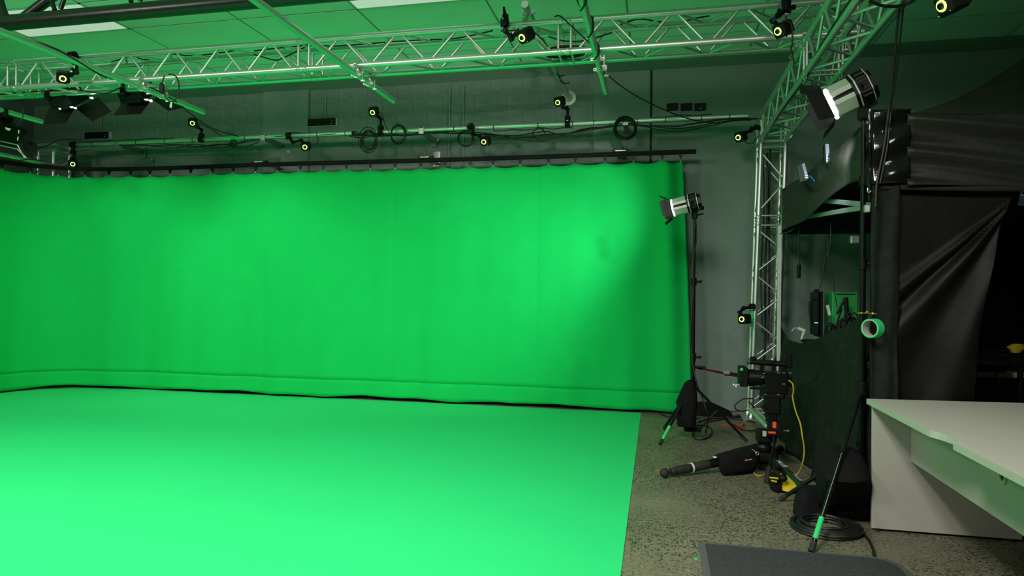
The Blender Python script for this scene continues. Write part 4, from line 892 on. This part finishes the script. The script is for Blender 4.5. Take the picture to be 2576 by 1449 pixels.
part('base_plate', xbox(MB(), 1918, 1972, 986, 1000, YC, .12), BLK, vc)
mk = MB()
for x, y in ((1875, 927), (1943, 904), (1846, 968), (1852, 972)): mk.ball(c2(x, y, YC-.06), .009, 10, 8)
mk.tube(c2(1846, 968, YC-.06), c2(1868, 966, YC-.05), .003, n=5); part('marker_ball', mk, WHT, vc, 'small white tracking ball')
sv = MB()
for x, y in ((1922, 939), (1918, 950), (1958, 938), (1972, 938), (1988, 938), (1972, 966), (1926, 993), (1958, 993)): sv.box(c2(x, y, YC-.068), (.018, .004, .006))
part('badge', sv, STEEL, vc)
hd = thing('fluid_head', 'black fluid head and levelling unit under the video camera', 'tripod head', c2(1935, 1080))
part('upper_head', xbox(xbox(MB(), 1922, 1962, 998, 1040, YC, .12, .014), 1928, 1952, 1036, 1064, YC, .1), BLK, hd)
part('pan_knob', MB().tube(c2(1958, 1024, YC-.02), c2(1964, 1024, YC-.06), .016, n=10).tube(c2(1918, 1024, YC-.04), c2(1922, 1024, YC-.08), .014, n=10), BLKM, hd)
a_, b_ = c2(1888, 1030, YC+.25), c2(1932, 1074, YC-.1)
part('slider_rail', MB().cbox((a_+b_)/2, (.035, (b_-a_).length, .03), .005, frame(b_-a_)).cbox((a_+b_)/2+V((.045, 0, -.004)), (.02, (b_-a_).length, .02), .004, frame(b_-a_)), ALUD, hd, 'silver slider rail')
eb = part('end_block', xbox(MB(), 1930, 1966, 1062, 1095, YC-.12, .09), BLK, hd)
part('orange_tape', MB().box(c2(1948, 1069, YC-.168), (.026, .004, .045)), OTAPE, eb, 'orange tape'); part('orange_tape', MB().box(c2(1942, 1088, YC-.168), (.05, .004, .014)), OTAPE, eb, 'orange tape')
part('head_body', xbox(MB(), 1902, 1942, 1080, 1112, YC, .11, .016), BLK, hd); part('white_label', MB().box(c2(1923, 1091, YC-.06), (.026, .004, .04)), PAPER, hd)
part('bowl', MB().ball(c2(1920, 1126), .062, 16, 12, (1, 1, .85)), BLKM, hd)
hn = part('pan_handle', MB().tube(c2(1952, 1098, YC-.08), c2(1934, 1178, YC-.28), .010, n=10), BLKM, hd); part('handle_grip', MB().tube(c2(1935, 1176, YC-.275), c2(1928, 1219, YC-.38), .019, .021, n=12), RUB, hn)
part('tilt_lever', MB().tube(c2(1966, 1083, YC-.1), c2(1986, 1084, YC-.14), .006, n=8), STEEL, hd)
tp = thing('tripod', 'low black tripod with splayed legs carrying the video camera', 'tripod', c2(1925, 1165))
sx_ = c2(1925, 1148); part('spider', MB().cbox(sx_, (.17, .15, .075), .02).tube(sx_+V((0, 0, -.03)), V((sx_.x, sx_.y, .05)), .03, n=12).tube(V((sx_.x, sx_.y, .0)), V((sx_.x, sx_.y, .05)), .05, n=14), BLK, tp)
ft = atz(1672, 1190, .035); tp1 = c2(1908, 1142, 5.28); d_ = (tp1-ft).normalized(); L_ = (tp1-ft).length
leg = part('leg', MB().tube(ft+d_*L_*.36, tp1, .032, .036, n=16), BLK, tp)
part('foam_sleeve', MB().lathe(ft+d_*L_*.26, d_, [(0, .028), (.005, .032), (L_*.16, .034), (L_*.19, .034)], 16).lathe(ft+d_*L_*.06, d_, [(0, .024), (.004, .027), (L_*.055, .028), (L_*.06, .024), (L_*.062, .028), (L_*.064, .029), (L_*.115, .030), (L_*.12, .026), (L_*.123, .031), (L_*.185, .032), (L_*.19, .026)], 16), RUB, leg)
part('white_ring', MB().tube(ft+d_*L_*.268, ft+d_*L_*.285, .035, n=16), WHT, leg, 'white ring'); part('ball_foot', MB().ball(ft, .034, 14, 10).tube(ft, ft+d_*L_*.07, .014, n=8), RUB, leg)
ft2 = atz(2094, 1292, .03); tp2 = c2(1940, 1155, 5.26); d2 = (tp2-ft2).normalized(); L2 = (tp2-ft2).length
GLEG = mat('dark_green_leg', (.012, .022, .018), .4, var=.2)
leg = part('leg', MB().tube(ft2+d2*L2*.25, tp2, .031, .031, n=16), GLEG, tp); part('lower_section', MB().tube(ft2, ft2+d2*L2*.3, .029, n=14), RUB, leg); part('white_ring', MB().tube(ft2+d2*L2*.325, ft2+d2*L2*.345, .033, n=16), WHT, leg, 'white ring')
vw = (C0-(ft2.lerp(tp2, .6))).normalized(); nrm = (vw - d2*vw.dot(d2)).normalized(); up_ = nrm.cross(-d2).normalized()
nn = (nrm*.6+up_*.8).normalized()
text('leg_lettering', 'MILLER', .047, ft2.lerp(tp2, .80)+nn*.0315, -d2, nn, WHT, leg); text('leg_lettering', 'SPRINTER', .030, ft2.lerp(tp2, .52)+nn*.0315, -d2, nn, mat('grey_print', (.3, .32, .3), .6), leg)
ft3 = V((1.02, 5.9, .03)); part('leg', MB().tube(ft3, c2(1945, 1142, 5.36), .03, n=14), BLK, tp)
def bagq(x, y, yd): return aty(x, y, yd)
bgm = MB(); rows_ = [((1794, 1146), (1898, 1117)), ((1806, 1150), (1904, 1124)), ((1805, 1163), (1909, 1140)), ((1808, 1180), (1907, 1165)), ((1816, 1192), (1902, 1180)), ((1817, 1203), (1860, 1196))]
rr = []
for k, ((x0, y0), (x1, y1)) in enumerate(rows_): a, b = aty(x0, y0, 5.06+.0), aty(x1, y1, 5.2); rr.append(((a+b)/2, (b-a)/2, V((.0, (.02, .055, .075, .08, .06, .02)[k], 0))))
bg = thing('accessory_bag', 'black cloth bag slung under the left tripod leg', 'bag', aty(1855, 1200, 5.15)); part('bag_body', bgm.loft(rr, 26, .02, 4), FAB, bg)
part('side_tail', MB().prism([aty(x, y, 5.2) for x, y in ((1884, 1180), (1900, 1172), (1896, 1194), (1893, 1195))], (0, .02, 0)), FAB, bg)
lp_ = aty(1884, 1156.5, 5.035); lx = (aty(1892, 1155, 5.05)-aty(1876, 1158.5, 5.02)).normalized()
part('red_square', MB().box(aty(1875.5, 1157.5, 5.032), (.010, .003, .012)), mat('logo_red', (.6, .03, .03), .6), bg)
text('bag_lettering', 'Manfrotto', .0125, aty(1885, 1156, 5.045)+V((0, -.004, 0)), lx, (0, -1, .1), WHT, bg)
part('snap_hook', MB().ring(aty(1905, 1141, 5.1), (.3, -1, .2), [(0, .010), (.002, .014), (.004, .010), (.002, .008)], 14).tube(aty(1891, 1130, 5.1), aty(1902, 1137, 5.1), .004, n=6), STEEL, bg); part('front_buckle', MB().ball(aty(1799, 1150, 5.04), .014, 8, 6, (1.6, 1, .7)), STEEL, bg)
# yellow cables, power bag
solo('yellow_cable', MB().path([c2(1984, 957, 5.25), aty(1994, 966, 5.2), aty(1996, 985, 5.2), aty(1994, 1000, 5.2), aty(2002, 1035, 5.1), aty(2013, 1065, 5.05), aty(2018, 1095, 5.0), aty(2023, 1130, 5.0), aty(2020, 1160, 5.0), aty(2010, 1188, 5.05), atz(1994, 1200, .02)], .0055, 8, 6), YCAB, 'yellow cable hanging from the video camera to the floor', 'cable')
solo('yellow_cable', MB().path([atz(x, y, .008) for x, y in ((1935, 1172), (1912, 1170), (1898, 1180), (1897, 1190), (1907, 1197), (1928, 1194), (1945, 1185), (1965, 1178), (1985, 1172))], .006, 8, 6), YCAB, 'yellow cable curled on the floor beside the pan handle', 'cable')
solo('yellow_cable', MB().path([atz(x, y, .02) for x, y in ((2158, 1236), (2170, 1247), (2182, 1258), (2192, 1266))], .006, 8, 5), YCAB, 'short piece of yellow cable behind the desk end', 'cable')
pg = thing('tool_pouch', 'yellow and black pouch on the floor between the tripod legs', 'pouch', atz(1975, 1222, 0))
def zrow(y, x0, x1, dep, yd): a, b = aty(x0, y, yd), aty(x1, y, yd); return ((a+b)/2, (b-a)/2, V((0, dep, 0)))
part('pouch_body', MB().loft([zrow(1227, 1960, 2010, .09, 4.76), zrow(1216, 1958, 2016, .11, 4.78), zrow(1204, 1960, 2010, .10, 4.83), zrow(1193, 1966, 2002, .05, 4.9)], 22, .02, 3), YEL, pg)
part('black_end', MB().loft([zrow(1228, 1938, 1966, .08, 4.76), zrow(1215, 1934, 1964, .1, 4.78), zrow(1202, 1936, 1962, .08, 4.82), zrow(1192, 1940, 1960, .04, 4.86)], 20, .03, 5), FAB, pg)
part('strap_strip', MB().tube(aty(1936, 1201, 4.70), aty(1958, 1204, 4.70), .006, n=6).tube(aty(1940, 1209, 4.68), aty(1954, 1212, 4.68), .006, n=6), YEL, pg)
hp = MB().ring(aty(1958, 1192, 4.74), (.4, -.6, .7), [(0, .03), (.010, .044), (.024, .044), (.03, .03)], 18).ball(aty(1970, 1203, 4.68), .026, 12, 8); solo('headphones', hp, BLK, 'black headphones lying on the yellow pouch', 'headphones')

# ================================================================== floor cables and coils
def loops(c, r, n, rc, jit=.02, seed=0, up=(0, 0, 1), asp=1.0, turns=1):
    rn = random.Random(seed); m_ = MB(); R = V(up).to_track_quat('Z', 'Y').to_matrix()
    for k in range(n):
        pts = []; r2 = r*(1+rn.uniform(-jit, jit)); o = V((rn.uniform(-jit, jit)*r, rn.uniform(-jit, jit)*r, (rc*1.7*(k//2))))
        for i in range(16):
            a = 2*PI*i/16; pts.append(V(c) + R @ (o + V((r2*math.cos(a), r2*asp*math.sin(a), rc+.002*math.sin(3*a+k)))))
        m_.path(pts, rc, 6, 3, True)
    return m_
ccx = atz(2078, 1322, .02)
fc_ = thing('coiled_cable', 'thick black cable coiled on the floor under the stand leg', 'cable coil', (ccx.x, ccx.y, 0))
cm = MB(); rn = random.Random(4)
for k in range(11):
    r2 = .118 + .0155*(k % 5) + rn.uniform(-.003, .003); ox, oy = rn.uniform(-.008, .008), rn.uniform(-.008, .008); zz = .009 + .015*(k//5)
    cm.path([(ccx.x+ox+r2*math.cos(2*PI*i/18), ccx.y+oy+r2*math.sin(2*PI*i/18), zz+.002*math.sin(3*i+k)) for i in range(18)], .0088, 6, 3, True)
part('coil', cm, CAB, fc_)
part('loose_end', MB().path([atz(x, y, .009) for x, y in ((2140, 1318), (2165, 1335), (2185, 1358), (2196, 1380), (2199, 1397))], .008, 8, 6).path([atz(x, y, .01) for x, y in ((2040, 1310), (2090, 1312), (2140, 1305), (2181, 1296))], .005, 6, 6), CAB, fc_)
fcab = [([(1660, 1040), (1680, 1048), (1720, 1052), (1760, 1052)], 'black cable along the floor beneath the curtain end'), ([(1755, 1062), (1800, 1052), (1860, 1055), (1900, 1062)], 'black cable crossing the floor behind the orange tape mark'),
        ([(1745, 1085), (1742, 1098), (1760, 1106), (1785, 1098), (1790, 1080), (1770, 1070), (1740, 1072)], 'black cable looped on the floor under the light stand'), ([(1785, 1060), (1830, 1052), (1880, 1040), (1900, 1020)], 'black cable rising to the foot of the truss column'),
        ([(1800, 1045), (1840, 1050), (1870, 1048), (1905, 1040)], 'dark cable by the column base nearest the wall'), ([(1845, 1067), (1865, 1080), (1890, 1083), (1910, 1082)], 'black cable ending at the fluid head')]
for pts, lb in fcab: solo('floor_cable', MB().path([atz(x, y, .008) for x, y in pts], .007, 6, 6), CAB, lb, 'cable')
solo('cable_loop', MB().path([aty(x, y, 7.2) for x, y in ((1895, 1003), (1870, 1004), (1850, 1018), (1852, 1030), (1870, 1034), (1895, 1026), (1885, 1012))], .007, 6, 6), CAB, 'upright loop of black cable left of the column foot', 'cable')
solo('white_floor_lead', MB().path([atz(x, y, .01) for x, y in ((1818, 1042), (1845, 1042), (1866, 1036))], .006, 6, 5), WHT, 'pale grey lead on the floor against the wall', 'cable')
solo('stand_lead', MB().path([aty(1749, 540, 6.22), aty(1752, 600, 6.24), aty(1743, 660, 6.24), aty(1744, 720, 6.24), aty(1738, 830, 6.24), aty(1741, 900, 6.23), aty(1752, 960, 6.2), aty(1768, 1005, 6.2), aty(1781, 1050, 6.2), atz(1775, 1090, .01)], .006, 6, 6), CAB, 'black power lead running down the curtain side light stand', 'cable')
solo('black_bundle', MB().loft([(V((.62, 7.50, .005)), V((.19, 0, 0)), V((0, .1, 0))), (V((.60, 7.52, .06)), V((.17, 0, 0)), V((0, .08, 0))), (V((.52, 7.54, .13)), V((.09, 0, 0)), V((0, .04, 0)))], 20, .05, 9), FAB, 'black cloth bundle on the floor against the wall beside the curtain', 'cloth bundle')
# cables along the wall pipe
def wall_cable(x0, x1, sags, dz, dy, r=.006, seed=0):
    rn = random.Random(seed); pts = []; n = max(8, int((x1-x0)/.13))
    for i in range(n+1):
        t = i/n; x = x0+(x1-x0)*t; s_ = sum(a*math.exp(-((x-c_)/w_)**2) for c_, w_, a in sags)
        pts.append((x, WPY+dy+rn.uniform(-.006, .006), WPZ+dz-s_+rn.uniform(-.008, .008)))
    return MB().path(pts, r, 6, 3)
wx = lambda px: aty(px, 330, WPY).x
WC = [(wx(200), wx(440), [], .033, -.02, 'black cable lying on top of the wall pipe at its left end'), (wx(300), wx(660), [(wx(450), .4, .05), (wx(560), .3, .07)], -.035, -.02, 'black cable sagging under the wall pipe left of the pilaster'),
      (wx(360), wx(650), [(wx(500), .35, .04), (wx(610), .2, .06)], -.04, .02, 'black cable sagging deepest under the pipe left of the pilaster'), (wx(420), wx(640), [(wx(540), .3, .03)], -.045, 0, 'black cable close beneath the green tape band'),
      (wx(660), wx(900), [(wx(700), .1, .05), (wx(840), .25, .04)], .03, -.02, 'black cable above the pipe by the socket box'), (wx(880), wx(1130), [], -.04, -.01, 'black cable bundle beneath the pipe around the coils'),
      (wx(890), wx(1060), [], -.052, .01, 'second black cable beneath the pipe around the coils'), (wx(1050), wx(1570), [(wx(1250), .4, .06), (wx(1400), .5, .09)], -.03, -.02, 'black cable sagging under the pipe left of the round wall coil'),
      (wx(1060), wx(1570), [(wx(1300), .5, .10), (wx(1450), .3, .05)], -.035, .01, 'second black cable sagging left of the round wall coil'), (wx(1150), wx(1570), [(wx(1350), .5, .14)], -.03, .02, 'lowest black cable sagging left of the round wall coil'), (wx(1240), wx(1440), [], -.042, 0, 'straight black cable tight under the wall pipe'),
      (wx(1200), wx(1560), [(wx(1290), .3, .07), (wx(1420), .2, .07)], -.035, .03, 'wavy black cable left of the round wall coil'),
      (wx(1575), wx(1905), [(wx(1690), .3, .045)], -.035, -.015, 'thick black cable under the pipe right of the round wall coil'), (wx(1590), wx(1905), [(wx(1710), .35, .06)], -.032, .015, 'second black cable right of the round wall coil'), (wx(1590), wx(1890), [(wx(1710), .35, .10)], -.03, .03, 'lowest black cable sagging right of the round wall coil'), (wx(1640), wx(1790), [], .034, -.01, 'black cable on top of the wall pipe below the black plates')]
for k, (a, b, sg, dz, dy, lb) in enumerate(WC): solo('wall_cable', wall_cable(a, b, sg, dz, dy, .009 if 'thick' in lb or 'bundle' in lb else .006, k), CAB, lb, 'cable')
def coil(px, py, r, n, rc, label, asp=1.15, jit=.12, seed=1, yd=7.33): solo('cable_coil', loops(aty(px, py, yd), r, n, rc, jit, seed, (.15, -1, .05), asp), CAB, label, 'cable coil')
coil(927, 353, .095, 6, .006, 'messy coil of black cable hung left on the wall pipe joint', 1.3, .25, 3)
coil(1002, 340, .085, 4, .0065, 'loose coil of black cable right of the pipe joint', 1.25, .10, 5)
coil(1172, 350, .085, 5, .0075, 'round coil of black cable below the middle tracking camera', 1.0, .07, 6)
coil(1572, 325, .115, 9, .0075, 'large round coil of black cable on the last wall arm', 1.0, .10, 7)
coil(589, 362, .035, 5, .004, 'small bunch of coiled cable under the green tape band', 1.3, .25, 8)
coil(1357, 336, .06, 2, .005, 'single thin loop of cable under the pipe', 1.0, .15, 9)
coil(1186, 321, .035, 6, .005, 'tight bunch of cable tied on the pipe above the middle camera', 1.0, .2, 10)
# wraps (cable ties) on the pipe, parts of the pipes
for px in (235, 345, 417, 487, 618, 870): part('cable_tie', MB().ring((wx(px), WPY, WPZ), (1, 0, 0), [(-.004, .0287), (-.004, .031), (.004, .031), (.004, .0287)], 16), RUB, wp)
for px in (1063, 1143, 1242, 1354, 1441, 1494, 1603, 1674, 1764, 1835): part('cable_tie', MB().ring((wx(px), WPY, WPZ), (1, 0, 0), [(-.004, .0287), (-.004, .031), (.004, .031), (.004, .0287)], 16), RUB, wp2)
# long runs between truss and wall
solo('drop_cable', MB().path([aty(1520, 180, 5.5), aty(1560, 215, 6.2), aty(1620, 252, 6.8), aty(1700, 288, 7.2), aty(1760, 305, 7.36), aty(1810, 309, 7.38)], .006, 6, 6), CAB, 'black cable slanting from the truss clamp down to the wall pipe', 'cable')
solo('drop_cable', MB().path([aty(462, 272, 5.8), aty(500, 302, 6.6), aty(540, 325, 7.0), aty(600, 343, 7.36)], .006, 6, 6), CAB, 'black cable slanting from the left softlight down to the wall pipe', 'cable')
solo('drop_cable', MB().path([aty(490, 305, 7.1), aty(525, 322, 7.2), aty(560, 343, 7.38)], .005, 6, 6), CAB, 'thin black lead from the left raised tracking camera to the pipe', 'cable')
# cables on truss
tcab = [([(395, 130), (480, 140), (560, 132), (600, 127), (650, 140), (695, 151), (735, 135), (780, 115), (840, 116), (900, 112), (1000, 104), (1075, 100), (1150, 96), (1240, 77)], 5.4, 'long black cable threaded inside the truss left of centre'),
        ([(1260, 78), (1330, 78), (1360, 95), (1378, 118)], 5.1, 'black lead from the truss tracking camera to the open ended pipe'), ([(1395, 42), (1410, 41), (1440, 68), (1485, 110)], 5.1, 'black cable slanting across the truss joint'),
        ([(1380, 92), (1420, 103), (1470, 102), (1540, 82)], 5.4, 'thin black cable crossing behind the cable wound pipe'), ([(1560, 62), (1580, 55), (1610, 48), (1660, 55), (1700, 60), (1740, 48), (1785, 40)], 5.45, 'black cable resting on the rear upper chord right of centre'),
        ([(0, 238), (60, 232), (130, 228), (180, 225), (220, 230), (265, 235), (300, 222), (320, 216)], 5.35, 'black cable draped along the lower truss chord above the softlights'), ([(640, 128), (700, 121), (780, 113)], 5.45, 'short black cable along the upper rear chord by the pipe'),
        ([(265, 158), (300, 150), (312, 145)], 5.4, 'short piece of black cable on the rear upper chord at left'), ([(345, 145), (365, 150), (380, 147), (360, 143)], 5.4, 'small curl of black cable on the rear upper chord'), ([(1977, 40), (1978, 78), (1979, 92)], 5.0, 'black lead dropping behind the right truss camera')]
for pts, yd, lb in tcab: solo('truss_cable', MB().path([aty(x, y, yd) for x, y in pts], .006, 6, 6), CAB, lb, 'cable')
solo('truss_cable_coil', loops(aty(1422, 138, 5.32), .15, 6, .007, .12, 12, (0, 0, 1), .6), CAB, 'coil of black cable lying inside the truss joint', 'cable coil')
# cables wound on pipes
def wound(x, y0, y1, turns, rad, label, start=0, r=.0055):
    n = int(turns*12); pts = []
    for i in range(n+1):
        t = i/n; a = start+2*PI*turns*t; pts.append((x+rad*math.sin(a), y0+(y1-y0)*t, PZ+rad*math.cos(a)))
    solo('wound_cable', MB().path(pts, r, 6, 2), CAB, label, 'cable')
wound(-4.56, 3.5, 5.6, 2.0, .031, 'black cable wound around the left hanging pipe', 2.2)
wound(-.46, 4.0, 5.15, 2.5, .032, 'black cable wound tightly around the middle hanging pipe', 1)
solo('pipe_cable', MB().path([aty(1450, -4, 4.2), aty(1462, 20, 4.4), aty(1480, 45, 4.6), aty(1490, 50, 4.8), aty(1492, 44, 4.85), aty(1486, 40, 4.85)], .006, 6, 6), CAB, 'loose black loop hanging beside the middle pipe', 'cable')
pcl = MB()
for x, y in ((1400, 176), (1412, 195)): pcl.path([aty(x-8, y-8, 6.9), aty(x, y+10, 6.85), aty(x+10, y+15, 6.85), aty(x+20, y+13, 6.88)], .006, 6, 4)
solo('pipe_cable', pcl, CAB, 'black cable loops under the flange pipe', 'cable')
# loop and tag by the left pipe
lp2 = thing('cable_loop', 'hanging loop of black cable with a pale tag at the left pipe', 'cable', aty(430, 230, 5.05))
part('loop', MB().path([aty(x, y, 5.05) for x, y in ((414, 190), (409, 205), (408, 225), (420, 248), (430, 256), (440, 252), (449, 232), (450, 210), (443, 193), (432, 187), (424, 187))], .006, 6, 6), CAB, lp2); part('plug', MB().lathe(aty(407, 226, 5.04), (0, 0, 1), [(-.02, .012), (0, .022), (.05, .02), (.065, .008)], 10), RUB, lp2); part('tag', MB().prism([aty(x, y, 5.03) for x, y in ((428.5, 256), (433.5, 257), (432, 272), (426, 269))], (0, .002, 0)), PAPER, lp2, 'pale paper tag')
# lead to left lamp, side truss cables
solo('lamp_lead', MB().path([aty(x, y, 5.6) for x, y in ((54, 245), (58, 275), (57, 295), (50, 307), (42, 318))], .006, 6, 6), CAB, 'black lead curving down to the left edge lamp', 'cable')
solo('corner_cable', MB().path([aty(x, y, 7.1) for x, y in ((95, 373), (120, 366), (150, 352), (175, 351), (205, 353))], .006, 6, 6), CAB, 'black cable over the top of the left corner column', 'cable')
solo('corner_cable', MB().path([aty(x, y, 6.6) for x, y in ((0, 402), (40, 404), (75, 401), (100, 403), (130, 410))], .006, 6, 6), CAB, 'black cable resting along the left wall pipe', 'cable')
solo('side_truss_cable', MB().path([V((1.01, 3.4, 2.90)), V((1.008, 4.2, 2.905)), V((1.02, 4.9, 2.893)), V((1.04, 5.1, 2.875)), V((1.03, 5.9, 2.875)), V((1.04, 6.6, 2.88)), V((1.07, 7.1, 2.9))], .007, 6, 5), CAB, 'black cable clipped along the lower tube of the side truss', 'cable')
solo('side_truss_cable', MB().path([aty(2186, 2, 3.9), aty(2205, 10, 3.9), aty(2230, 16, 3.9), aty(2260, 15, 3.9), aty(2290, 6, 3.9), aty(2305, -6, 3.9)], .009, 8, 6), CAB, 'thick black cable swagged at the top of the side truss', 'cable')
solo('hanging_strap', MB().path([V((1.27, 3.93, 2.92)), aty(2256, 80, 4.0), aty(2245, 200, 4.12), aty(2234, 290, 4.17), aty(2222, 380, 4.17), aty(2206, 462, 4.17), aty(2203, 520, 4.17)], .007, 6, 6).path([V((1.285, 3.93, 2.92)), aty(2266, 80, 4.02), aty(2252, 200, 4.13), aty(2240, 290, 4.18), aty(2230, 380, 4.18), aty(2214, 462, 4.18)], .006, 6, 6), CAB, 'pair of black cables hanging from the side truss over the tent corner', 'cable')
solo('camera_lead', MB().path([aty(x, y, 7.1) for x, y in ((1868, 350), (1880, 360), (1892, 361), (1903, 348), (1910, 340))], .005, 6, 5), CAB, 'thin lead from the column top tracking camera', 'cable')
solo('camera_lead', MB().path([aty(x, y, 7.1) for x, y in ((1882, 806), (1888, 809), (1893, 813))], .005, 6, 5), CAB, 'thin lead from the low column tracking camera', 'cable')
solo('camera_lead', MB().path([aty(x, y, 4.92) for x, y in ((1966, 60), (1972, 53), (1985, 55), (1993, 70), (1993, 110), (1990, 125), (1998, 160))], .006, 6, 6), CAB, 'black lead looping from the right truss camera to the side truss', 'cable')
solo('camera_lead', MB().path([aty(x, y, 7.15) for x, y in ((782, 368), (795, 362), (801, 350), (795, 335))], .005, 6, 5), CAB, 'thin lead curving from the pilaster tracking camera', 'cable')
solo('camera_lead', MB().path([aty(x, y, 7.15) for x, y in ((948, 277), (960, 288), (966, 305), (972, 320), (980, 333))], .005, 6, 5), CAB, 'thin lead from the raised camera beside the coils', 'cable')
solo('column_cable', MB().path([V((1.13, 7.42, 2.8)), V((1.14, 7.44, 2.2)), V((1.12, 7.42, 1.5)), V((1.13, 7.45, .8)), V((1.08, 7.42, .2))], .012, 6, 5), CAB, 'thick black cable inside the right truss column', 'cable')
solo('column_cable', MB().path([V((1.17, 7.48, 2.85)), V((1.16, 7.46, 2.2)), V((1.17, 7.48, 1.5)), V((1.16, 7.46, .8))], .010, 6, 5), CAB, 'second black cable inside the right truss column', 'cable')
solo('column_cable', MB().path([V((1.10, 7.50, 2.85)), V((1.11, 7.48, 2.2)), V((1.09, 7.5, 1.5)), V((1.11, 7.5, .9))], .008, 6, 5), CAB, 'thin black cable at the back of the right truss column', 'cable')

# ================================================================== desk and mat
dk = thing('desk', 'pale laminate office desk with a curved front edge at lower right', 'desk', (1.6, 3.2, 0))
E0 = [(1.175, 4.135), (1.175, 3.26)]
curve = [(1.178, 3.235), (1.186, 3.215), (1.197, 3.19), (1.208, 3.15), (1.214, 3.10), (1.214, 3.06), (1.208, 3.035), (1.195, 3.02), (1.178, 3.012)]
outline = E0 + curve + [(1.175, 3.0), (1.175, 1.9), (2.6, 1.9), (2.6, 4.27)]
part('worktop', MB().prism([(x, y, .700) for x, y in outline], (0, 0, .028)), DESK, dk, sharp=25)
eo = [(1.175, 4.135), (1.175, 3.26)] + curve + [(1.175, 3.0), (1.175, 1.9)]
em = MB()
for (x0, y0), (x1, y1) in zip(eo, eo[1:]):
    d = V((x1-x0, y1-y0, 0)).normalized(); n_ = V((d.y, -d.x, 0)); n_ = n_ if n_.x < 0 or abs(n_.x) < .3 else -n_
    em.prism([(x0, y0, .6995), (x1, y1, .6995), V((x1, y1, .6995))+n_*.0015, V((x0, y0, .6995))+n_*.0015], (0, 0, .0295))
part('edge_band', em, DESKG, dk, sharp=25)
part('end_panel', MB().cbox((1.56, 4.09, .358), (.74, .025, .69), .002), DESK, dk); part('end_panel', MB().cbox((1.56, 2.0, .358), (.74, .025, .69), .002), DESK, dk)
part('modesty_panel', MB().cbox((1.392, 3.05, .55), (.018, 2.05, .30), .002), DESK, dk)
gp = atx(2524, 1200, 1.383); part('grommet', MB().ring(gp+V((.0, 0, 0)), (-1, 0, 0), [(-.002, .024), (.003, .031), (.006, .031), (.004, .024)], 20).tube(gp+V((.001, 0, 0)), gp+V((-.0015, 0, 0)), .022, n=16), DESKG, dk); part('grommet_hole', MB().prism([gp+V((-.004, dy, dz)) for dy, dz in ((-.004, -.014), (.010, -.008), (.010, .012), (-.004, .010))], (-.001, 0, 0)), RUB, dk)
for x, y in ((1.22, 4.09), (1.88, 4.09), (1.22, 2.0), (1.88, 2.0)): part('foot', MB().tube((x, y, 0), (x, y, .016), .018, n=10), RUB, dk)
fm = thing('floor_mat', 'grey carpet mat with a plain border on the concrete at the bottom', 'mat', (.69, 2.9, 0))
def rrect(x0, x1, y0, y1, r, z):
    pts = []
    for cx, cy, a0 in ((x1-r, y1-r, 0), (x0+.01, y1-.01, PI/2), (x0+.01, y0+.01, PI), (x1-r, y0+r, 1.5*PI)):
        rr_ = r if cx > .7 else .01
        for k in range(6): pts.append((cx+rr_*math.cos(a0+k*PI/10), cy+rr_*math.sin(a0+k*PI/10), z))
    return pts
part('border', MB().prism(rrect(.228, 1.19, 2.3, 3.665, .13, .0005), (0, 0, .005)), MATB, fm); part('carpet_field', MB().prism(rrect(.262, 1.155, 2.33, 3.632, .11, .004), (0, 0, .006)), MATC, fm)
